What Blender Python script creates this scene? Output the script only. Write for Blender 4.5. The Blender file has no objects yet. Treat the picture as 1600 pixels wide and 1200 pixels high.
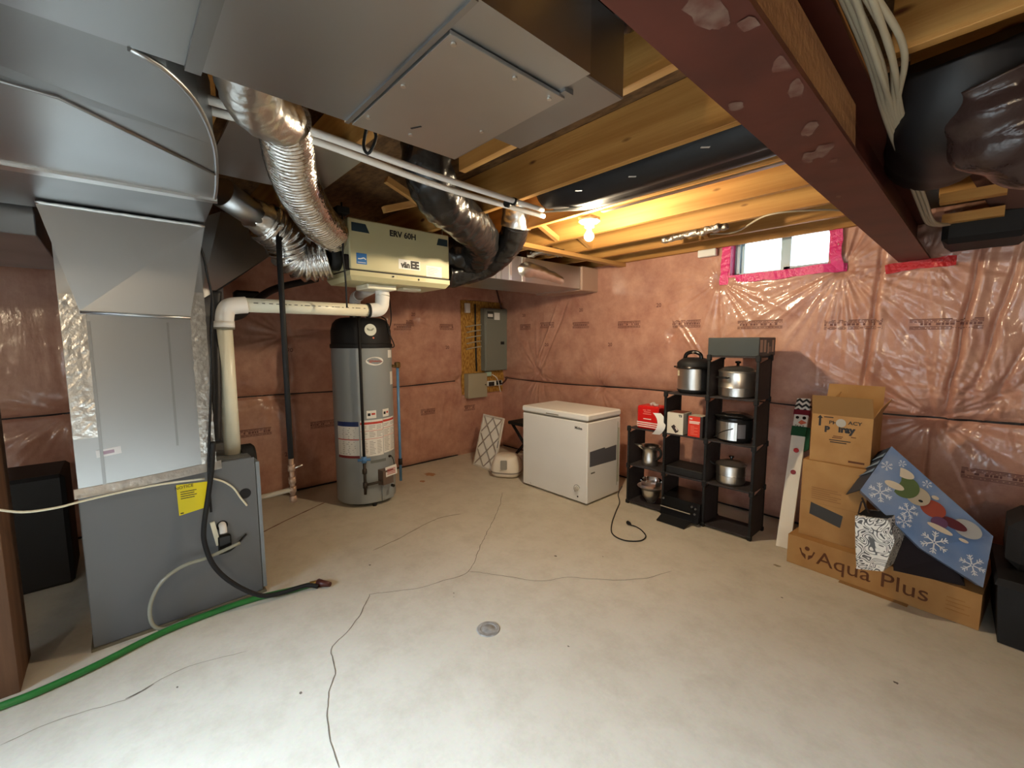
import bpy, math, random
from mathutils import Vector, Matrix, noise
random.seed(7)
scene = bpy.context.scene
col = scene.collection
PI = math.pi

# ------------------------------------------------------------------ camera
FPX, PITCH, ROLL, YAW, CAMH = 672.2, math.radians(5.737), math.radians(.2355), math.radians(-47.636), 1.5
_f = Vector((math.sin(YAW), math.cos(YAW), 0)); _r = Vector((math.cos(YAW), -math.sin(YAW), 0)); _d = Vector((0, 0, -1))
FWD = _f*math.cos(PITCH) + _d*math.sin(PITCH)
_d2 = _d*math.cos(PITCH) - _f*math.sin(PITCH)
RGT = _r*math.cos(ROLL) + _d2*math.sin(ROLL)
DWN = _d2*math.cos(ROLL) - _r*math.sin(ROLL)
CAM = Vector((0, 0, CAMH))
cd = bpy.data.cameras.new('camera'); cam = bpy.data.objects.new('camera', cd); col.objects.link(cam)
cd.sensor_fit = 'HORIZONTAL'; cd.sensor_width = 36; cd.lens = 36*FPX/1600; cd.clip_start = .05
m = Matrix((RGT, -DWN, -FWD)).transposed().to_4x4(); m.translation = CAM
cam.matrix_world = m
scene.camera = cam

# ------------------------------------------------------------------ colour management, daylight
vs = scene.view_settings
vs.view_transform = 'Standard'; vs.look = 'None'; vs.gamma = 1; vs.use_curve_mapping = False
vs.exposure = 0.1
w = bpy.data.worlds.new('sky'); scene.world = w; w.use_nodes = True
bg = w.node_tree.nodes['Background']; bg.inputs[0].default_value = (.82, .93, 1, 1); bg.inputs[1].default_value = 6.0
BULB_STRENGTH = 1650.0
def area_light(name, loc, target, sx, sy, power, color, spread=PI):
    l = bpy.data.lights.new(name, 'AREA'); l.shape = 'RECTANGLE'; l.size = sx; l.size_y = sy
    l.energy = power; l.color = color; l.spread = spread
    o = bpy.data.objects.new(name, l); col.objects.link(o); o.location = loc
    o.rotation_euler = (Vector(target)-Vector(loc)).to_track_quat('-Z', 'Y').to_euler()
    return o
# daylight falling in through the wide high window in the wall behind the camera
area_light('daylight_back_window', (-.35, -2.93, 1.85), (-.6, .3, -.72), 2.8, .55, 125, (.60, .78, 1.0), math.radians(42))

# ------------------------------------------------------------------ helpers
def at(u, v, ax, val):
    """the point of the plane ax = val seen at photo pixel (u, v)"""
    d = RGT*((u-800)/FPX) + DWN*((v-600)/FPX) + FWD
    i = 'xyz'.index(ax); t = (val-CAM[i])/d[i]
    return CAM + d*t
def lin(c):
    return tuple((x/12.92 if x <= .04045 else ((x+.055)/1.055)**2.4) for x in c)
def rgb(r, g, b):
    return lin((r/255, g/255, b/255))+(1,)
MATS = {}
def mat(name, color, rough=.5, metal=0, var=0, vscale=4, bump=0, bscale=30, coat=0, color2=None, stretch=(1, 1, 1), bstretch=(1, 1, 1), emit=0, rvar=0, trans=0, ior=1.45, spec=.5, detail=4):
    if name in MATS: return MATS[name]
    m = bpy.data.materials.new(name); m.use_nodes = True; nt = m.node_tree; N = nt.nodes; L = nt.links
    b = N['Principled BSDF']
    b.inputs['Base Color'].default_value = color; b.inputs['Roughness'].default_value = rough; b.inputs['Metallic'].default_value = metal
    b.inputs['Coat Weight'].default_value = coat; b.inputs['Coat Roughness'].default_value = .12; b.inputs['IOR'].default_value = ior
    b.inputs['Transmission Weight'].default_value = trans; b.inputs['Specular IOR Level'].default_value = spec
    if emit:
        b.inputs['Emission Color'].default_value = color; b.inputs['Emission Strength'].default_value = emit
    def coords(st):
        tc = N.new('ShaderNodeTexCoord'); mp = N.new('ShaderNodeMapping'); mp.inputs['Scale'].default_value = st
        L.new(tc.outputs['Object'], mp.inputs['Vector']); return mp
    if var or color2:
        nz = N.new('ShaderNodeTexNoise'); nz.inputs['Scale'].default_value = vscale; nz.inputs['Detail'].default_value = detail
        L.new(coords(stretch).outputs[0], nz.inputs['Vector'])
        mx = N.new('ShaderNodeMix'); mx.data_type = 'RGBA'
        c2 = color2 or tuple(x*(1-var) for x in color[:3])+(1,)
        rp = N.new('ShaderNodeValToRGB'); rp.color_ramp.elements[0].position = .35; rp.color_ramp.elements[1].position = .65
        L.new(nz.outputs['Fac'], rp.inputs[0]); L.new(rp.outputs[0], mx.inputs[0])
        mx.inputs[6].default_value = color; mx.inputs[7].default_value = c2
        L.new(mx.outputs[2], b.inputs['Base Color'])
        if rvar:
            mr = N.new('ShaderNodeMapRange'); mr.inputs[3].default_value = rough-rvar; mr.inputs[4].default_value = rough+rvar
            L.new(nz.outputs['Fac'], mr.inputs[0]); L.new(mr.outputs[0], b.inputs['Roughness'])
    if bump:
        nb = N.new('ShaderNodeTexNoise'); nb.inputs['Scale'].default_value = bscale; nb.inputs['Detail'].default_value = 3
        L.new(coords(bstretch).outputs[0], nb.inputs['Vector'])
        bp = N.new('ShaderNodeBump'); bp.inputs['Strength'].default_value = bump; bp.inputs['Distance'].default_value = .02
        L.new(nb.outputs['Fac'], bp.inputs['Height']); L.new(bp.outputs[0], b.inputs['Normal'])
    MATS[name] = m
    return m
def add_knots(m, color):
    nt = m.node_tree; N = nt.nodes; L = nt.links; b = N['Principled BSDF']; src = b.inputs['Base Color'].links[0].from_socket
    tc = N.new('ShaderNodeTexCoord'); mp = N.new('ShaderNodeMapping'); mp.inputs['Scale'].default_value = (3.2, 4, 9); v = N.new('ShaderNodeTexVoronoi'); v.inputs['Scale'].default_value = 1; v.inputs['Randomness'].default_value = 1
    L.new(tc.outputs['Object'], mp.inputs[0]); L.new(mp.outputs[0], v.inputs['Vector'])
    r = N.new('ShaderNodeValToRGB'); r.color_ramp.elements[0].position = .07; r.color_ramp.elements[0].color = (1, 1, 1, 1); r.color_ramp.elements[1].position = .13; r.color_ramp.elements[1].color = (0, 0, 0, 1)
    mx = N.new('ShaderNodeMix'); mx.data_type = 'RGBA'; L.new(v.outputs['Distance'], r.inputs[0]); L.new(r.outputs[0], mx.inputs[0]); L.new(src, mx.inputs[6]); mx.inputs[7].default_value = color; L.new(mx.outputs[2], b.inputs['Base Color'])

class MB:
    """collects shapes and links them as ONE mesh object"""
    def __init__(s): s.v = []; s.f = []; s.mi = []; s.sm = []; s.cur = 0
    def add(s, vs_, fs, smooth=False):
        n = len(s.v); s.v += [Vector(p) for p in vs_]
        for f in fs: s.f.append([i+n for i in f]); s.mi.append(s.cur); s.sm.append(smooth)
        return s
    def box(s, x0, x1, y0, y1, z0, z1, bev=0, M=None):
        if bev:
            b = bev; P = []; idx = {}
            X = ((x0, x0+b), (x1, x1-b)); Y = ((y0, y0+b), (y1, y1-b)); Z = ((z0, z0+b), (z1, z1-b))
            for i in (0, 1):
                for j in (0, 1):
                    for k in (0, 1):
                        for ax in range(3):
                            p = [X[i][1], Y[j][1], Z[k][1]]; p[ax] = (X[i][0], Y[j][0], Z[k][0])[ax]
                            idx[(i, j, k, ax)] = len(P); P.append(p)
            F = []
            for ax in range(3):
                o = [a for a in range(3) if a != ax]
                for sd in (0, 1):
                    q = []
                    for c in ((0, 0), (1, 0), (1, 1), (0, 1)):
                        t = [0, 0, 0]; t[ax] = sd; t[o[0]] = c[0]; t[o[1]] = c[1]; q.append(idx[(*t, ax)])
                    F.append(q)
            for ax in range(3):
                o = [a for a in range(3) if a != ax]
                for c in ((0, 0), (0, 1), (1, 0), (1, 1)):
                    t0 = [0, 0, 0]; t0[o[0]] = c[0]; t0[o[1]] = c[1]; t1 = list(t0); t1[ax] = 1
                    F.append([idx[(*t0, o[0])], idx[(*t1, o[0])], idx[(*t1, o[1])], idx[(*t0, o[1])]])
            for i in (0, 1):
                for j in (0, 1):
                    for k in (0, 1): F.append([idx[(i, j, k, a)] for a in range(3)])
        else:
            P = [(x, y, z) for x in (x0, x1) for y in (y0, y1) for z in (z0, z1)]
            F = [(0, 1, 3, 2), (4, 6, 7, 5), (0, 4, 5, 1), (2, 3, 7, 6), (0, 2, 6, 4), (1, 5, 7, 3)]
        if M is not None: P = [M @ Vector(p) for p in P]
        return s.add(P, F)
    def hexa(s, bot, top):
        """solid between two polygons with the same number of corners"""
        n = len(bot); P = list(bot)+list(top)
        F = [list(range(n))[::-1], list(range(n, 2*n))]+[(i, (i+1) % n, n+(i+1) % n, n+i) for i in range(n)]
        return s.add(P, F)
    def prism(s, pts, dvec):
        dv = Vector(dvec); return s.hexa([Vector(p) for p in pts], [Vector(p)+dv for p in pts])
    def lathe(s, prof, c=(0, 0, 0), seg=32, ax='z', smooth=True, a0=0, a1=2*PI):
        full = abs(a1-a0-2*PI) < 1e-6; n = seg if full else seg+1
        runs = [[prof[0]]]                              # a sharp turn of the profile starts a new strip, so edges stay crisp
        for i in range(1, len(prof)):
            runs[-1].append(prof[i])
            if i < len(prof)-1:
                u = Vector((prof[i][0]-prof[i-1][0], prof[i][1]-prof[i-1][1])); v = Vector((prof[i+1][0]-prof[i][0], prof[i+1][1]-prof[i][1]))
                if u.length > 0 and v.length > 0 and u.angle(v) > .7: runs.append([prof[i]])
        for run in runs:
            P = []; F = []
            for r, h in run:
                for i in range(n):
                    t = a0+(a1-a0)*i/seg; x, y = r*math.cos(t), r*math.sin(t)
                    p = {'z': (x, y, h), 'x': (h, x, y), 'y': (x, h, y)}[ax]
                    P.append(Vector(c)+Vector(p))
            for j in range(len(run)-1):
                for i in range(seg):
                    k = (i+1) % n
                    F.append((j*n+i, j*n+k, (j+1)*n+k, (j+1)*n+i))
            s.add(P, F, smooth)
        return s
    def tube(s, path, r, seg=12, step=None, rfun=None, caps=True, closed=False, smooth=True):
        pts = resample(path, step) if step else [Vector(p) for p in path]
        n = len(pts); T = []
        for i in range(n):
            T.append((pts[min(i+1, n-1)]-pts[max(i-1, 0)]).normalized())
        up = Vector((0, 0, 1)) if abs(T[0].z) < .9 else Vector((1, 0, 0))
        N_ = (up - T[0]*up.dot(T[0])).normalized()
        P = []; L = 0
        for i in range(n):
            if i: L += (pts[i]-pts[i-1]).length
            N_ = (N_ - T[i]*N_.dot(T[i])).normalized(); B = T[i].cross(N_)
            for k in range(seg):
                a = 2*PI*k/seg
                rr = rfun(L, a, i/(n-1)) if rfun else r
                P.append(pts[i]+N_*(rr*math.cos(a))+B*(rr*math.sin(a)))
        F = [(i*seg+k, i*seg+(k+1) % seg, (i+1)*seg+(k+1) % seg, (i+1)*seg+k) for i in range(n-1) for k in range(seg)]
        s.add(P, F, smooth)
        if caps:
            b = len(s.v)-len(P)
            s.f.append([b+k for k in range(seg)][::-1]); s.mi.append(s.cur); s.sm.append(False)
            s.f.append([b+(n-1)*seg+k for k in range(seg)]); s.mi.append(s.cur); s.sm.append(False)
        return s
    def rod(s, a, b, r, seg=12): return s.tube([a, b], r, seg)
    def bar(s, a, b, w, h, up=(0, 0, 1)):
        a, b = Vector(a), Vector(b); t = (b-a).normalized(); u = Vector(up); u = (u-t*u.dot(t)).normalized(); sd = t.cross(u)
        q = lambda p: [p+sd*(w/2*i)+u*(h/2*j) for i, j in ((-1, -1), (1, -1), (1, 1), (-1, 1))]
        return s.hexa(q(a), q(b))
    def quad(s, pts): return s.add(pts, [tuple(range(len(pts)))])
    def disc(s, c, r, nrm, th=.004, seg=20):
        n = Vector(nrm).normalized(); c = Vector(c); return s.tube([c, c+n*th], r, seg, smooth=False)
    def build(s, name, m, parent=None, loc=(0, 0, 0)):
        base = Vector(parent['_b']) if parent and '_b' in parent else (Vector(parent.location) if parent else Vector(loc))
        me = bpy.data.meshes.new(name)
        me.from_pydata([tuple(p-base) for p in s.v], [], s.f)
        ms = m if isinstance(m, (list, tuple)) else [m]
        for q in ms: me.materials.append(q)
        me.polygons.foreach_set('material_index', s.mi); me.polygons.foreach_set('use_smooth', s.sm)
        me.update()
        import bmesh
        bm = bmesh.new(); bm.from_mesh(me); bmesh.ops.recalc_face_normals(bm, faces=bm.faces); bm.to_mesh(me); bm.free()
        o = bpy.data.objects.new(name, me); col.objects.link(o)
        if parent: o.parent = parent; PB[o.name] = base
        else: o.location = base
        return o
PB = {}
def sub(s, name, m, parent):
    """a sub-part: built under a part (whose origin is its thing's base)"""
    o = s.build(name, m, None, PB[parent.name]); o.location = (0, 0, 0); o.parent = parent; return o
def resample(path, step):
    P = [Vector(p) for p in path]
    if len(P) == 2: dense = [P[0].lerp(P[1], i/40) for i in range(41)]
    else:
        dense = []
        Q = [P[0]*2-P[1]]+P+[P[-1]*2-P[-2]]
        for i in range(1, len(Q)-2):
            p0, p1, p2, p3 = Q[i-1:i+3]
            for k in range(30):
                t = k/30
                dense.append(.5*((2*p1)+(p2-p0)*t+(2*p0-5*p1+4*p2-p3)*t*t+(3*p1-p0-3*p2+p3)*t**3))
        dense.append(P[-1])
    L = [0]
    for a, b in zip(dense, dense[1:]): L.append(L[-1]+(b-a).length)
    n = max(2, int(L[-1]/step)); out = []; j = 0
    for i in range(n+1):
        d = L[-1]*i/n
        while j < len(L)-2 and L[j+1] < d: j += 1
        t = (d-L[j])/max(1e-9, L[j+1]-L[j]); out.append(dense[j].lerp(dense[j+1], t))
    return out
def tag(o, label, cat, group=None):
    o['label'] = label; o['category'] = cat
    if group: o['group'] = group
    return o
def thing(name, label, cat, loc=(0, 0, 0), group=None):
    o = bpy.data.objects.new(name, None); col.objects.link(o); o.location = loc; o.empty_display_size = .1
    return tag(o, label, cat, group)
def struct(o): o['kind'] = 'structure'; return o
def text(body, size, m, parent, loc, xd, yd, name='lettering', ext=.0008, align='CENTER', subpart=False, bold=0, sx=1):
    cu = bpy.data.curves.new('t', 'FONT'); cu.body = body; cu.size = size; cu.align_x = align; cu.align_y = 'CENTER'; cu.extrude = ext; cu.offset = bold
    cu.resolution_u = 3
    o = bpy.data.objects.new('t', cu); col.objects.link(o)
    dg = bpy.context.evaluated_depsgraph_get(); me = o.evaluated_get(dg).to_mesh()
    X, Y = Vector(xd).normalized(), Vector(yd).normalized(); Z = X.cross(Y); L = Vector(loc)
    b = MB(); b.add([L+X*(v.co.x*sx)+Y*v.co.y+Z*(v.co.z+.0008) for v in me.vertices], [tuple(p.vertices) for p in me.polygons])
    bpy.data.objects.remove(o)
    return sub(b, name, m, parent) if subpart else b.build(name, m, parent)
def face_frame(o, xd, yd):
    """maps (a, b) in metres on a flat face to a point; lifts by c along the outward normal"""
    O, X, Y = Vector(o), Vector(xd).normalized(), Vector(yd).normalized(); Z = X.cross(Y)
    return lambda a, b, c=0: O+X*a+Y*b+Z*c
def decal(b, fr, a0, a1, b0, b1, th=.001):
    b.hexa([fr(a0, b0), fr(a1, b0), fr(a1, b1), fr(a0, b1)], [fr(a0, b0, th), fr(a1, b0, th), fr(a1, b1, th), fr(a0, b1, th)])
    return b

# ------------------------------------------------------------------ materials
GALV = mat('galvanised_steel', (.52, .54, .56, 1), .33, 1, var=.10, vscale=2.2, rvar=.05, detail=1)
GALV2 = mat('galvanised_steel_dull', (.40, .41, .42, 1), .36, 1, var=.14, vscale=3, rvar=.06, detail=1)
FOIL = mat('crinkled_foil', (.78, .77, .75, 1), .22, 1, bump=.22, bscale=45, var=.10, vscale=20)
FOILT = mat('foil_tape', (.78, .78, .77, 1), .28, 1, bump=.16, bscale=30)
BLKPOLY = mat('black_plastic_sheathing', (.010, .010, .011, 1), .24, 0, bump=.25, bscale=18, spec=.6)
BLKPOLY2 = mat('black_plastic_flat', (.010, .010, .012, 1), .5, 0, bump=.1, bscale=10)
WOOD = mat('spruce_joist', rgb(196, 148, 82), .62, 0, color2=rgb(165, 115, 56), vscale=3, stretch=(.25, 6, 6), bump=.08, bscale=20, bstretch=(.2, 5, 5))
add_knots(WOOD, rgb(92, 48, 22))
WOODY = mat('spruce_joist_along_y', rgb(196, 152, 92), .62, 0, color2=rgb(172, 122, 66), vscale=3, stretch=(6, .25, 6))
OSB = mat('subfloor_osb', rgb(120, 88, 54), .8, 0, color2=rgb(84, 58, 34), vscale=14, stretch=(1, 2.5, 1), bump=.2, bscale=30)
OSBY = mat('yellow_osb_board', rgb(196, 150, 70), .7, 0, color2=rgb(140, 92, 34), vscale=22, stretch=(1, 2.2, 1), bump=.2, bscale=30)
RED = mat('red_oxide_paint', rgb(88, 42, 32), .5, 0, color2=rgb(72, 34, 26), vscale=5, bump=.04, bscale=12)
SCUFF = mat('scuffed_primer', rgb(118, 92, 80), .6, 0, color2=rgb(94, 54, 44), vscale=26)
WHITE = mat('white_enamel', rgb(238, 236, 230), .35, 0, var=.02)
PVC = mat('white_pvc', rgb(232, 228, 206), .32)
PVCW = mat('white_pvc_clean', rgb(228, 226, 222), .3)
CREAM = mat('cream_enamel', rgb(192, 184, 144), .42)
PAPER = mat('white_label_paper', rgb(232, 230, 224), .5)
BLACK = mat('matte_black', (.012, .012, .013, 1), .6, spec=.35)
BLACKG = mat('gloss_black', (.008, .008, .009, 1), .2)
INK = mat('dark_ink', (.02, .018, .018, 1), .6)
BRONZE = mat('brown_ink', rgb(92, 52, 26), .7)
FGREY = mat('furnace_grey', rgb(104, 107, 110), .5, 0, var=.05, vscale=2)
FEDGE = mat('furnace_edge_grey', rgb(130, 138, 144), .42)
HGREY = mat('heater_grey', rgb(146, 152, 154), .34, 0, var=.04, vscale=3)
PGREY = mat('panel_grey', rgb(122, 124, 114), .42)
PGREY2 = mat('panel_beige_grey', rgb(166, 158, 134), .45)
CARD = mat('cardboard', rgb(176, 134, 82), .78, 0, color2=rgb(164, 120, 70), vscale=6)
CARDIN = mat('cardboard_inside', rgb(146, 108, 62), .8)
STEEL = mat('stainless_steel', (.74, .72, .68, 1), .3, 1, bump=.03, bscale=60, bstretch=(1, 1, .05))
GLASS = mat('clear_glass', (1, 1, 1, 1), .03, 0, trans=1, ior=1.45)
SMOKE = mat('smoked_glass_lid', (.45, .42, .40, 1), .05, 0, trans=.9)
SHELF = mat('dark_fabric_board', rgb(52, 46, 48), .75, 0, var=.2, vscale=30, bump=.1, bscale=200)
RUST = mat('rust_stain', rgb(176, 130, 92), .8)

# ------------------------------------------------------------------ setting: floor
def concrete():
    m = bpy.data.materials.new('concrete_slab'); m.use_nodes = True; nt = m.node_tree; N = nt.nodes; L = nt.links
    b = N['Principled BSDF']; b.inputs['Roughness'].default_value = .55; b.inputs['Specular IOR Level'].default_value = .35
    tc = N.new('ShaderNodeTexCoord')
    n1 = N.new('ShaderNodeTexNoise'); n1.inputs['Scale'].default_value = .9; n1.inputs['Detail'].default_value = 6; n1.inputs['Roughness'].default_value = .6
    n2 = N.new('ShaderNodeTexNoise'); n2.inputs['Scale'].default_value = 60; n2.inputs['Detail'].default_value = 2
    n3 = N.new('ShaderNodeTexNoise'); n3.inputs['Scale'].default_value = 5; n3.inputs['Detail'].default_value = 8; n3.inputs['Roughness'].default_value = .75
    for n in (n1, n2, n3): L.new(tc.outputs['Object'], n.inputs['Vector'])
    r = N.new('ShaderNodeValToRGB'); r.color_ramp.elements[0].position = .3; r.color_ramp.elements[0].color = rgb(206, 196, 176); r.color_ramp.elements[1].position = .7; r.color_ramp.elements[1].color = rgb(222, 213, 194)
    L.new(n1.outputs['Fac'], r.inputs[0])
    mx = N.new('ShaderNodeMix'); mx.data_type = 'RGBA'; mx.blend_type = 'MULTIPLY'; mx.inputs[0].default_value = 1
    r2 = N.new('ShaderNodeValToRGB'); r2.color_ramp.elements[0].position = .3; r2.color_ramp.elements[0].color = (.86, .84, .81, 1); r2.color_ramp.elements[1].position = .55
    L.new(n3.outputs['Fac'], r2.inputs[0]); L.new(r.outputs[0], mx.inputs[6]); L.new(r2.outputs[0], mx.inputs[7])
    mx2 = N.new('ShaderNodeMix'); mx2.data_type = 'RGBA'; mx2.blend_type = 'MULTIPLY'; mx2.inputs[0].default_value = .12
    L.new(mx.outputs[2], mx2.inputs[6]); L.new(n2.outputs['Color'], mx2.inputs[7]); L.new(mx2.outputs[2], b.inputs['Base Color'])
    bp = N.new('ShaderNodeBump'); bp.inputs['Strength'].default_value = .08; bp.inputs['Distance'].default_value = .01
    L.new(n3.outputs['Fac'], bp.inputs['Height']); L.new(bp.outputs[0], b.inputs['Normal'])
    return m
FL = struct(MB().box(-4.75, 3.1, -3.1, 4.2, -.12, 0).build('floor', concrete()))
FL['_b'] = (0, 0, 0); PB[FL.name] = Vector((0, 0, 0))
CRACK = mat('crack_grey', rgb(112, 100, 86), .9)  # grey-brown of the cracks, a smudge and small spots
def crack(pix, wdt, name='crack', m=CRACK, jit=.008):
    pts = [at(u, v, 'z', 0) for u, v in pix]; pts = resample(pts, .025)
    b = MB(); P = []; n = len(pts)
    for i, p in enumerate(pts):
        t = (pts[min(i+1, n-1)]-pts[max(i-1, 0)]); t.z = 0; t.normalize(); s = Vector((-t.y, t.x, 0))
        c = p+s*(jit*(noise.noise(p*9)+.6*noise.noise(p*31))); ww = wdt*(.55+.6*abs(noise.noise(p*14)))*(.35 if i in (0, n-1) else 1)
        P += [c-s*ww/2+Vector((0, 0, .0012)), c+s*ww/2+Vector((0, 0, .0012))]
    b.add(P, [(2*i, 2*i+1, 2*i+3, 2*i+2) for i in range(n-1)])
    return b.build(name, m, FL)
crack([(785, 770), (777, 800), (752, 850), (732, 893), (690, 908), (650, 920), (582, 928), (577, 932), (560, 965), (540, 990), (518, 1012), (520, 1030), (524, 1048), (516, 1075), (510, 1110), (512, 1140), (522, 1170), (530, 1200)], .0055)
crack([(732, 893), (790, 900), (840, 908), (890, 902), (945, 906), (1000, 905), (1050, 892)], .0045)
crack([(0, 1165), (60, 1138), (130, 1112), (200, 1092), (240, 1068), (300, 1040), (385, 1018)], .006, 'floor_stain_shadow', mat('faint_streak', rgb(158, 146, 126), .8))
crack([(196, 1092), (215, 1084), (240, 1069)], .014, 'floor_stain_shadow', CRACK, .003)
crack([(410, 832), (450, 812), (508, 785)], .022, 'floor_stain_shadow', mat('painted_pipe_shadow', rgb(126, 92, 72), .8), .002)  # cast shadow of the gas pipe, painted on the slab as a brown strip
crack([(583, 860), (620, 843), (680, 812), (720, 803)], .016, 'floor_stain_shadow', mat('faint_streak', rgb(158, 146, 126), .8), .006)
def stain(u, v, r, m, seed):
    c = at(u, v, 'z', 0); b = MB(); n = 28; P = [c+Vector((0, 0, .0011))]
    for i in range(n):
        a = 2*PI*i/n; rr = r*(.55+.7*abs(noise.noise((math.cos(a)*1.7+seed, math.sin(a)*1.7, seed)))); P.append(c+Vector((rr*math.cos(a), rr*math.sin(a)*.7, .0011)))
    b.add(P, [(0, i+1, (i+1) % n+1) for i in range(n)]); b.build('floor_stain_shadow', m, FL)
stain(672, 741, .10, RUST, 3); stain(660, 752, .05, RUST, 5); stain(1214, 884, .03, mat('grey_spot', rgb(150, 136, 108), .8), 2)
for i, (u, v, r) in enumerate([(868, 869, .016), (942, 870, .007), (578, 883, .012), (709, 927, .007), (470, 1083, .012), (709, 933, .005), (1222, 934, .01), (277, 1074, .008), (1400, 1067, .014), (888, 1010, .008)]):
    stain(u, v, r, CRACK, i+8)
b = MB(); c = at(763, 983, 'z', 0)
b.lathe([(.0, .003), (.028, .003), (.03, .0015), (.040, .0015), (.042, .004), (.058, .004), (.062, 0)], c, 32)
tag(b.build('floor_cleanout_cap', mat('worn_cap_grey', rgb(164, 158, 148), .7, 0, color2=rgb(128, 122, 114), vscale=30), None, c), 'small round grey cleanout cap set flush in the middle of the floor', 'cap')

# ------------------------------------------------------------------ setting: insulated walls
XL, YR = -4.62, 4.04
SEAM = .98
def ridge(p): return 1-abs(noise.noise(p))*2
PUCK_R = [(-.20, .98, 1.1, 15, .020), (-1.62, 2.02, .9, 13, .014), (-.74, 2.02, 1.2, 17, .020), (.10, 1.15, .9, 15, .018), (-2.9, .98, .8, 10, .012), (-3.85, 1.1, 1.0, 12, .015), (-2.05, 1.55, .5, 9, .006), (-.30, 2.05, .8, 13, .014)]
PUCK_L = [(1.20, 1.55, .7, 12, .018), (3.25, 1.0, .6, 10, .014), (1.9, 1.9, .7, 11, .012), (-.3, .98, .8, 12, .014), (2.6, 1.75, .5, 10, .010), (1.05, .95, .6, 10, .012)]
FOLDS_R = [(-.055, 2.2, -.15, 1.0, .05), (-.52, 2.25, -.58, 1.1, .04), (.11, 2.1, -.02, 1.2, .03), (.32, 2.0, .05, 1.1, .02), (-2.08, 1.75, -1.72, 1.25, -.012), (-2.02, 1.75, -1.70, 1.3, -.010), (-3.5, 2.0, -3.9, 1.15, -.012), (-3.35, 2.0, -3.75, 1.2, .012), (-.22, .95, -.2, .2, .02)]
FOLDS_L = [(3.27, 2.1, 3.29, .75, -.02), (2.25, 1.95, 2.3, 1.4, -.008), (2.12, 1.95, 2.2, 1.5, -.008), (1.19, 2.1, 1.2, .2, .02), (.7, 1.7, .72, .2, .01)]
def wall_disp(u, z, puck, folds, side):
    d = .035
    g = abs(z-SEAM-.012*math.sin(u*2.1)); d += .035*(1-math.exp(-(g/.09)**2)) - .03*math.exp(-(g/.012)**2)
    d -= .03*math.exp(-(z/.05)**2)
    d += .012*noise.noise((u*1.3, z*1.5, side))+.005*noise.noise((u*5, z*4, side+4))
    for (pu, pz, R, k, amp) in puck:
        dx, dz = u-pu, z-pz; r = math.hypot(dx, dz)
        if r < R:
            th = math.atan2(dz, dx); f = (1-r/R)
            s = ridge((math.cos(th)*k*.35+side, math.sin(th)*k*.35, pu*3))
            q = max(0, 1-1.6*abs(noise.noise((math.cos(th)*k*.5+side+3, math.sin(th)*k*.5, pu*3+1))))
            d += (amp*.45)*f*min(1, r/.10)*q**6
            d += amp*f*f*min(1, r/.08)*s*1.1 - .03*math.exp(-(r/.05)**2)
    for (u0, z0, u1, z1, dep) in folds:
        if min(z0, z1)-.1 < z < max(z0, z1)+.1:
            t = (z-z0)/(z1-z0); uc = u0+(u1-u0)*t+.012*noise.noise((z*4, u0, side)); e = (u-uc)
            if abs(e) < .15:
                d -= dep*math.exp(-(e/.013)**2)*min(1, max(0, 4*t))*min(1, max(0, 4*(1-t)+.3)) - .35*abs(dep)*math.exp(-((e-.04)/.03)**2)
    # fine film wrinkles, mostly running down the film
    d += .0035*ridge((u*9+z*2.2*math.sin(u*1.7), z*1.6, side+9))*(.5+noise.noise((u*1.1, z*.9, side+20)))
    d += .0035*ridge((u*22+z*5*math.sin(u*2.3+side), z*4, side+2))*max(0, noise.noise((u*1.9, z*2.1, side+31)))
    d += .003*ridge((u*12-z*9, z*5, side+12))*max(0, noise.noise((u*1.5, z*1.7, side+41)))
    q = max(0, 1-1.5*abs(noise.noise((u*4.5+z*1.1*math.sin(u*1.3+side), z*.7, side+50))))
    d += .007*q**8*max(0, .3+noise.noise((u*1.2, z*1.1, side+60)))
    return max(.004, d)
def insulation_mat():
    m = bpy.data.materials.new('pink_insulation_under_film'); m.use_nodes = True; nt = m.node_tree; N = nt.nodes; L = nt.links
    b = N['Principled BSDF']; b.inputs['Roughness'].default_value = .42; b.inputs['Coat Weight'].default_value = .6; b.inputs['Coat Roughness'].default_value = .11
    tc = N.new('ShaderNodeTexCoord')
    n1 = N.new('ShaderNodeTexNoise'); n1.inputs['Scale'].default_value = 4.5; n1.inputs['Detail'].default_value = 9; n1.inputs['Roughness'].default_value = .7
    L.new(tc.outputs['Object'], n1.inputs['Vector'])
    r = N.new('ShaderNodeValToRGB'); e = r.color_ramp.elements; e[0].position = .28; e[0].color = rgb(166, 112, 96); e[1].position = .72; e[1].color = rgb(210, 162, 138)
    L.new(n1.outputs['Fac'], r.inputs[0]); L.new(r.outputs[0], b.inputs['Base Color'])
    n2 = N.new('ShaderNodeTexNoise'); n2.inputs['Scale'].default_value = 38; n2.inputs['Detail'].default_value = 4
    mp = N.new('ShaderNodeMapping'); mp.inputs['Scale'].default_value = (1, 1, .35); L.new(tc.outputs['Object'], mp.inputs[0]); L.new(mp.outputs[0], n2.inputs['Vector'])
    bp = N.new('ShaderNodeBump'); bp.inputs['Strength'].default_value = .16; bp.inputs['Distance'].default_value = .01
    L.new(n2.outputs['Fac'], bp.inputs['Height']); L.new(bp.outputs[0], b.inputs['Coat Normal']); L.new(bp.outputs[0], b.inputs['Normal'])
    return m
PINK = insulation_mat()
PRINT = mat('grey_print_on_film', rgb(120, 78, 70), .6)
DARKGAP = mat('dark_strap', (.016, .013, .016, 1), .6)
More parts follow.
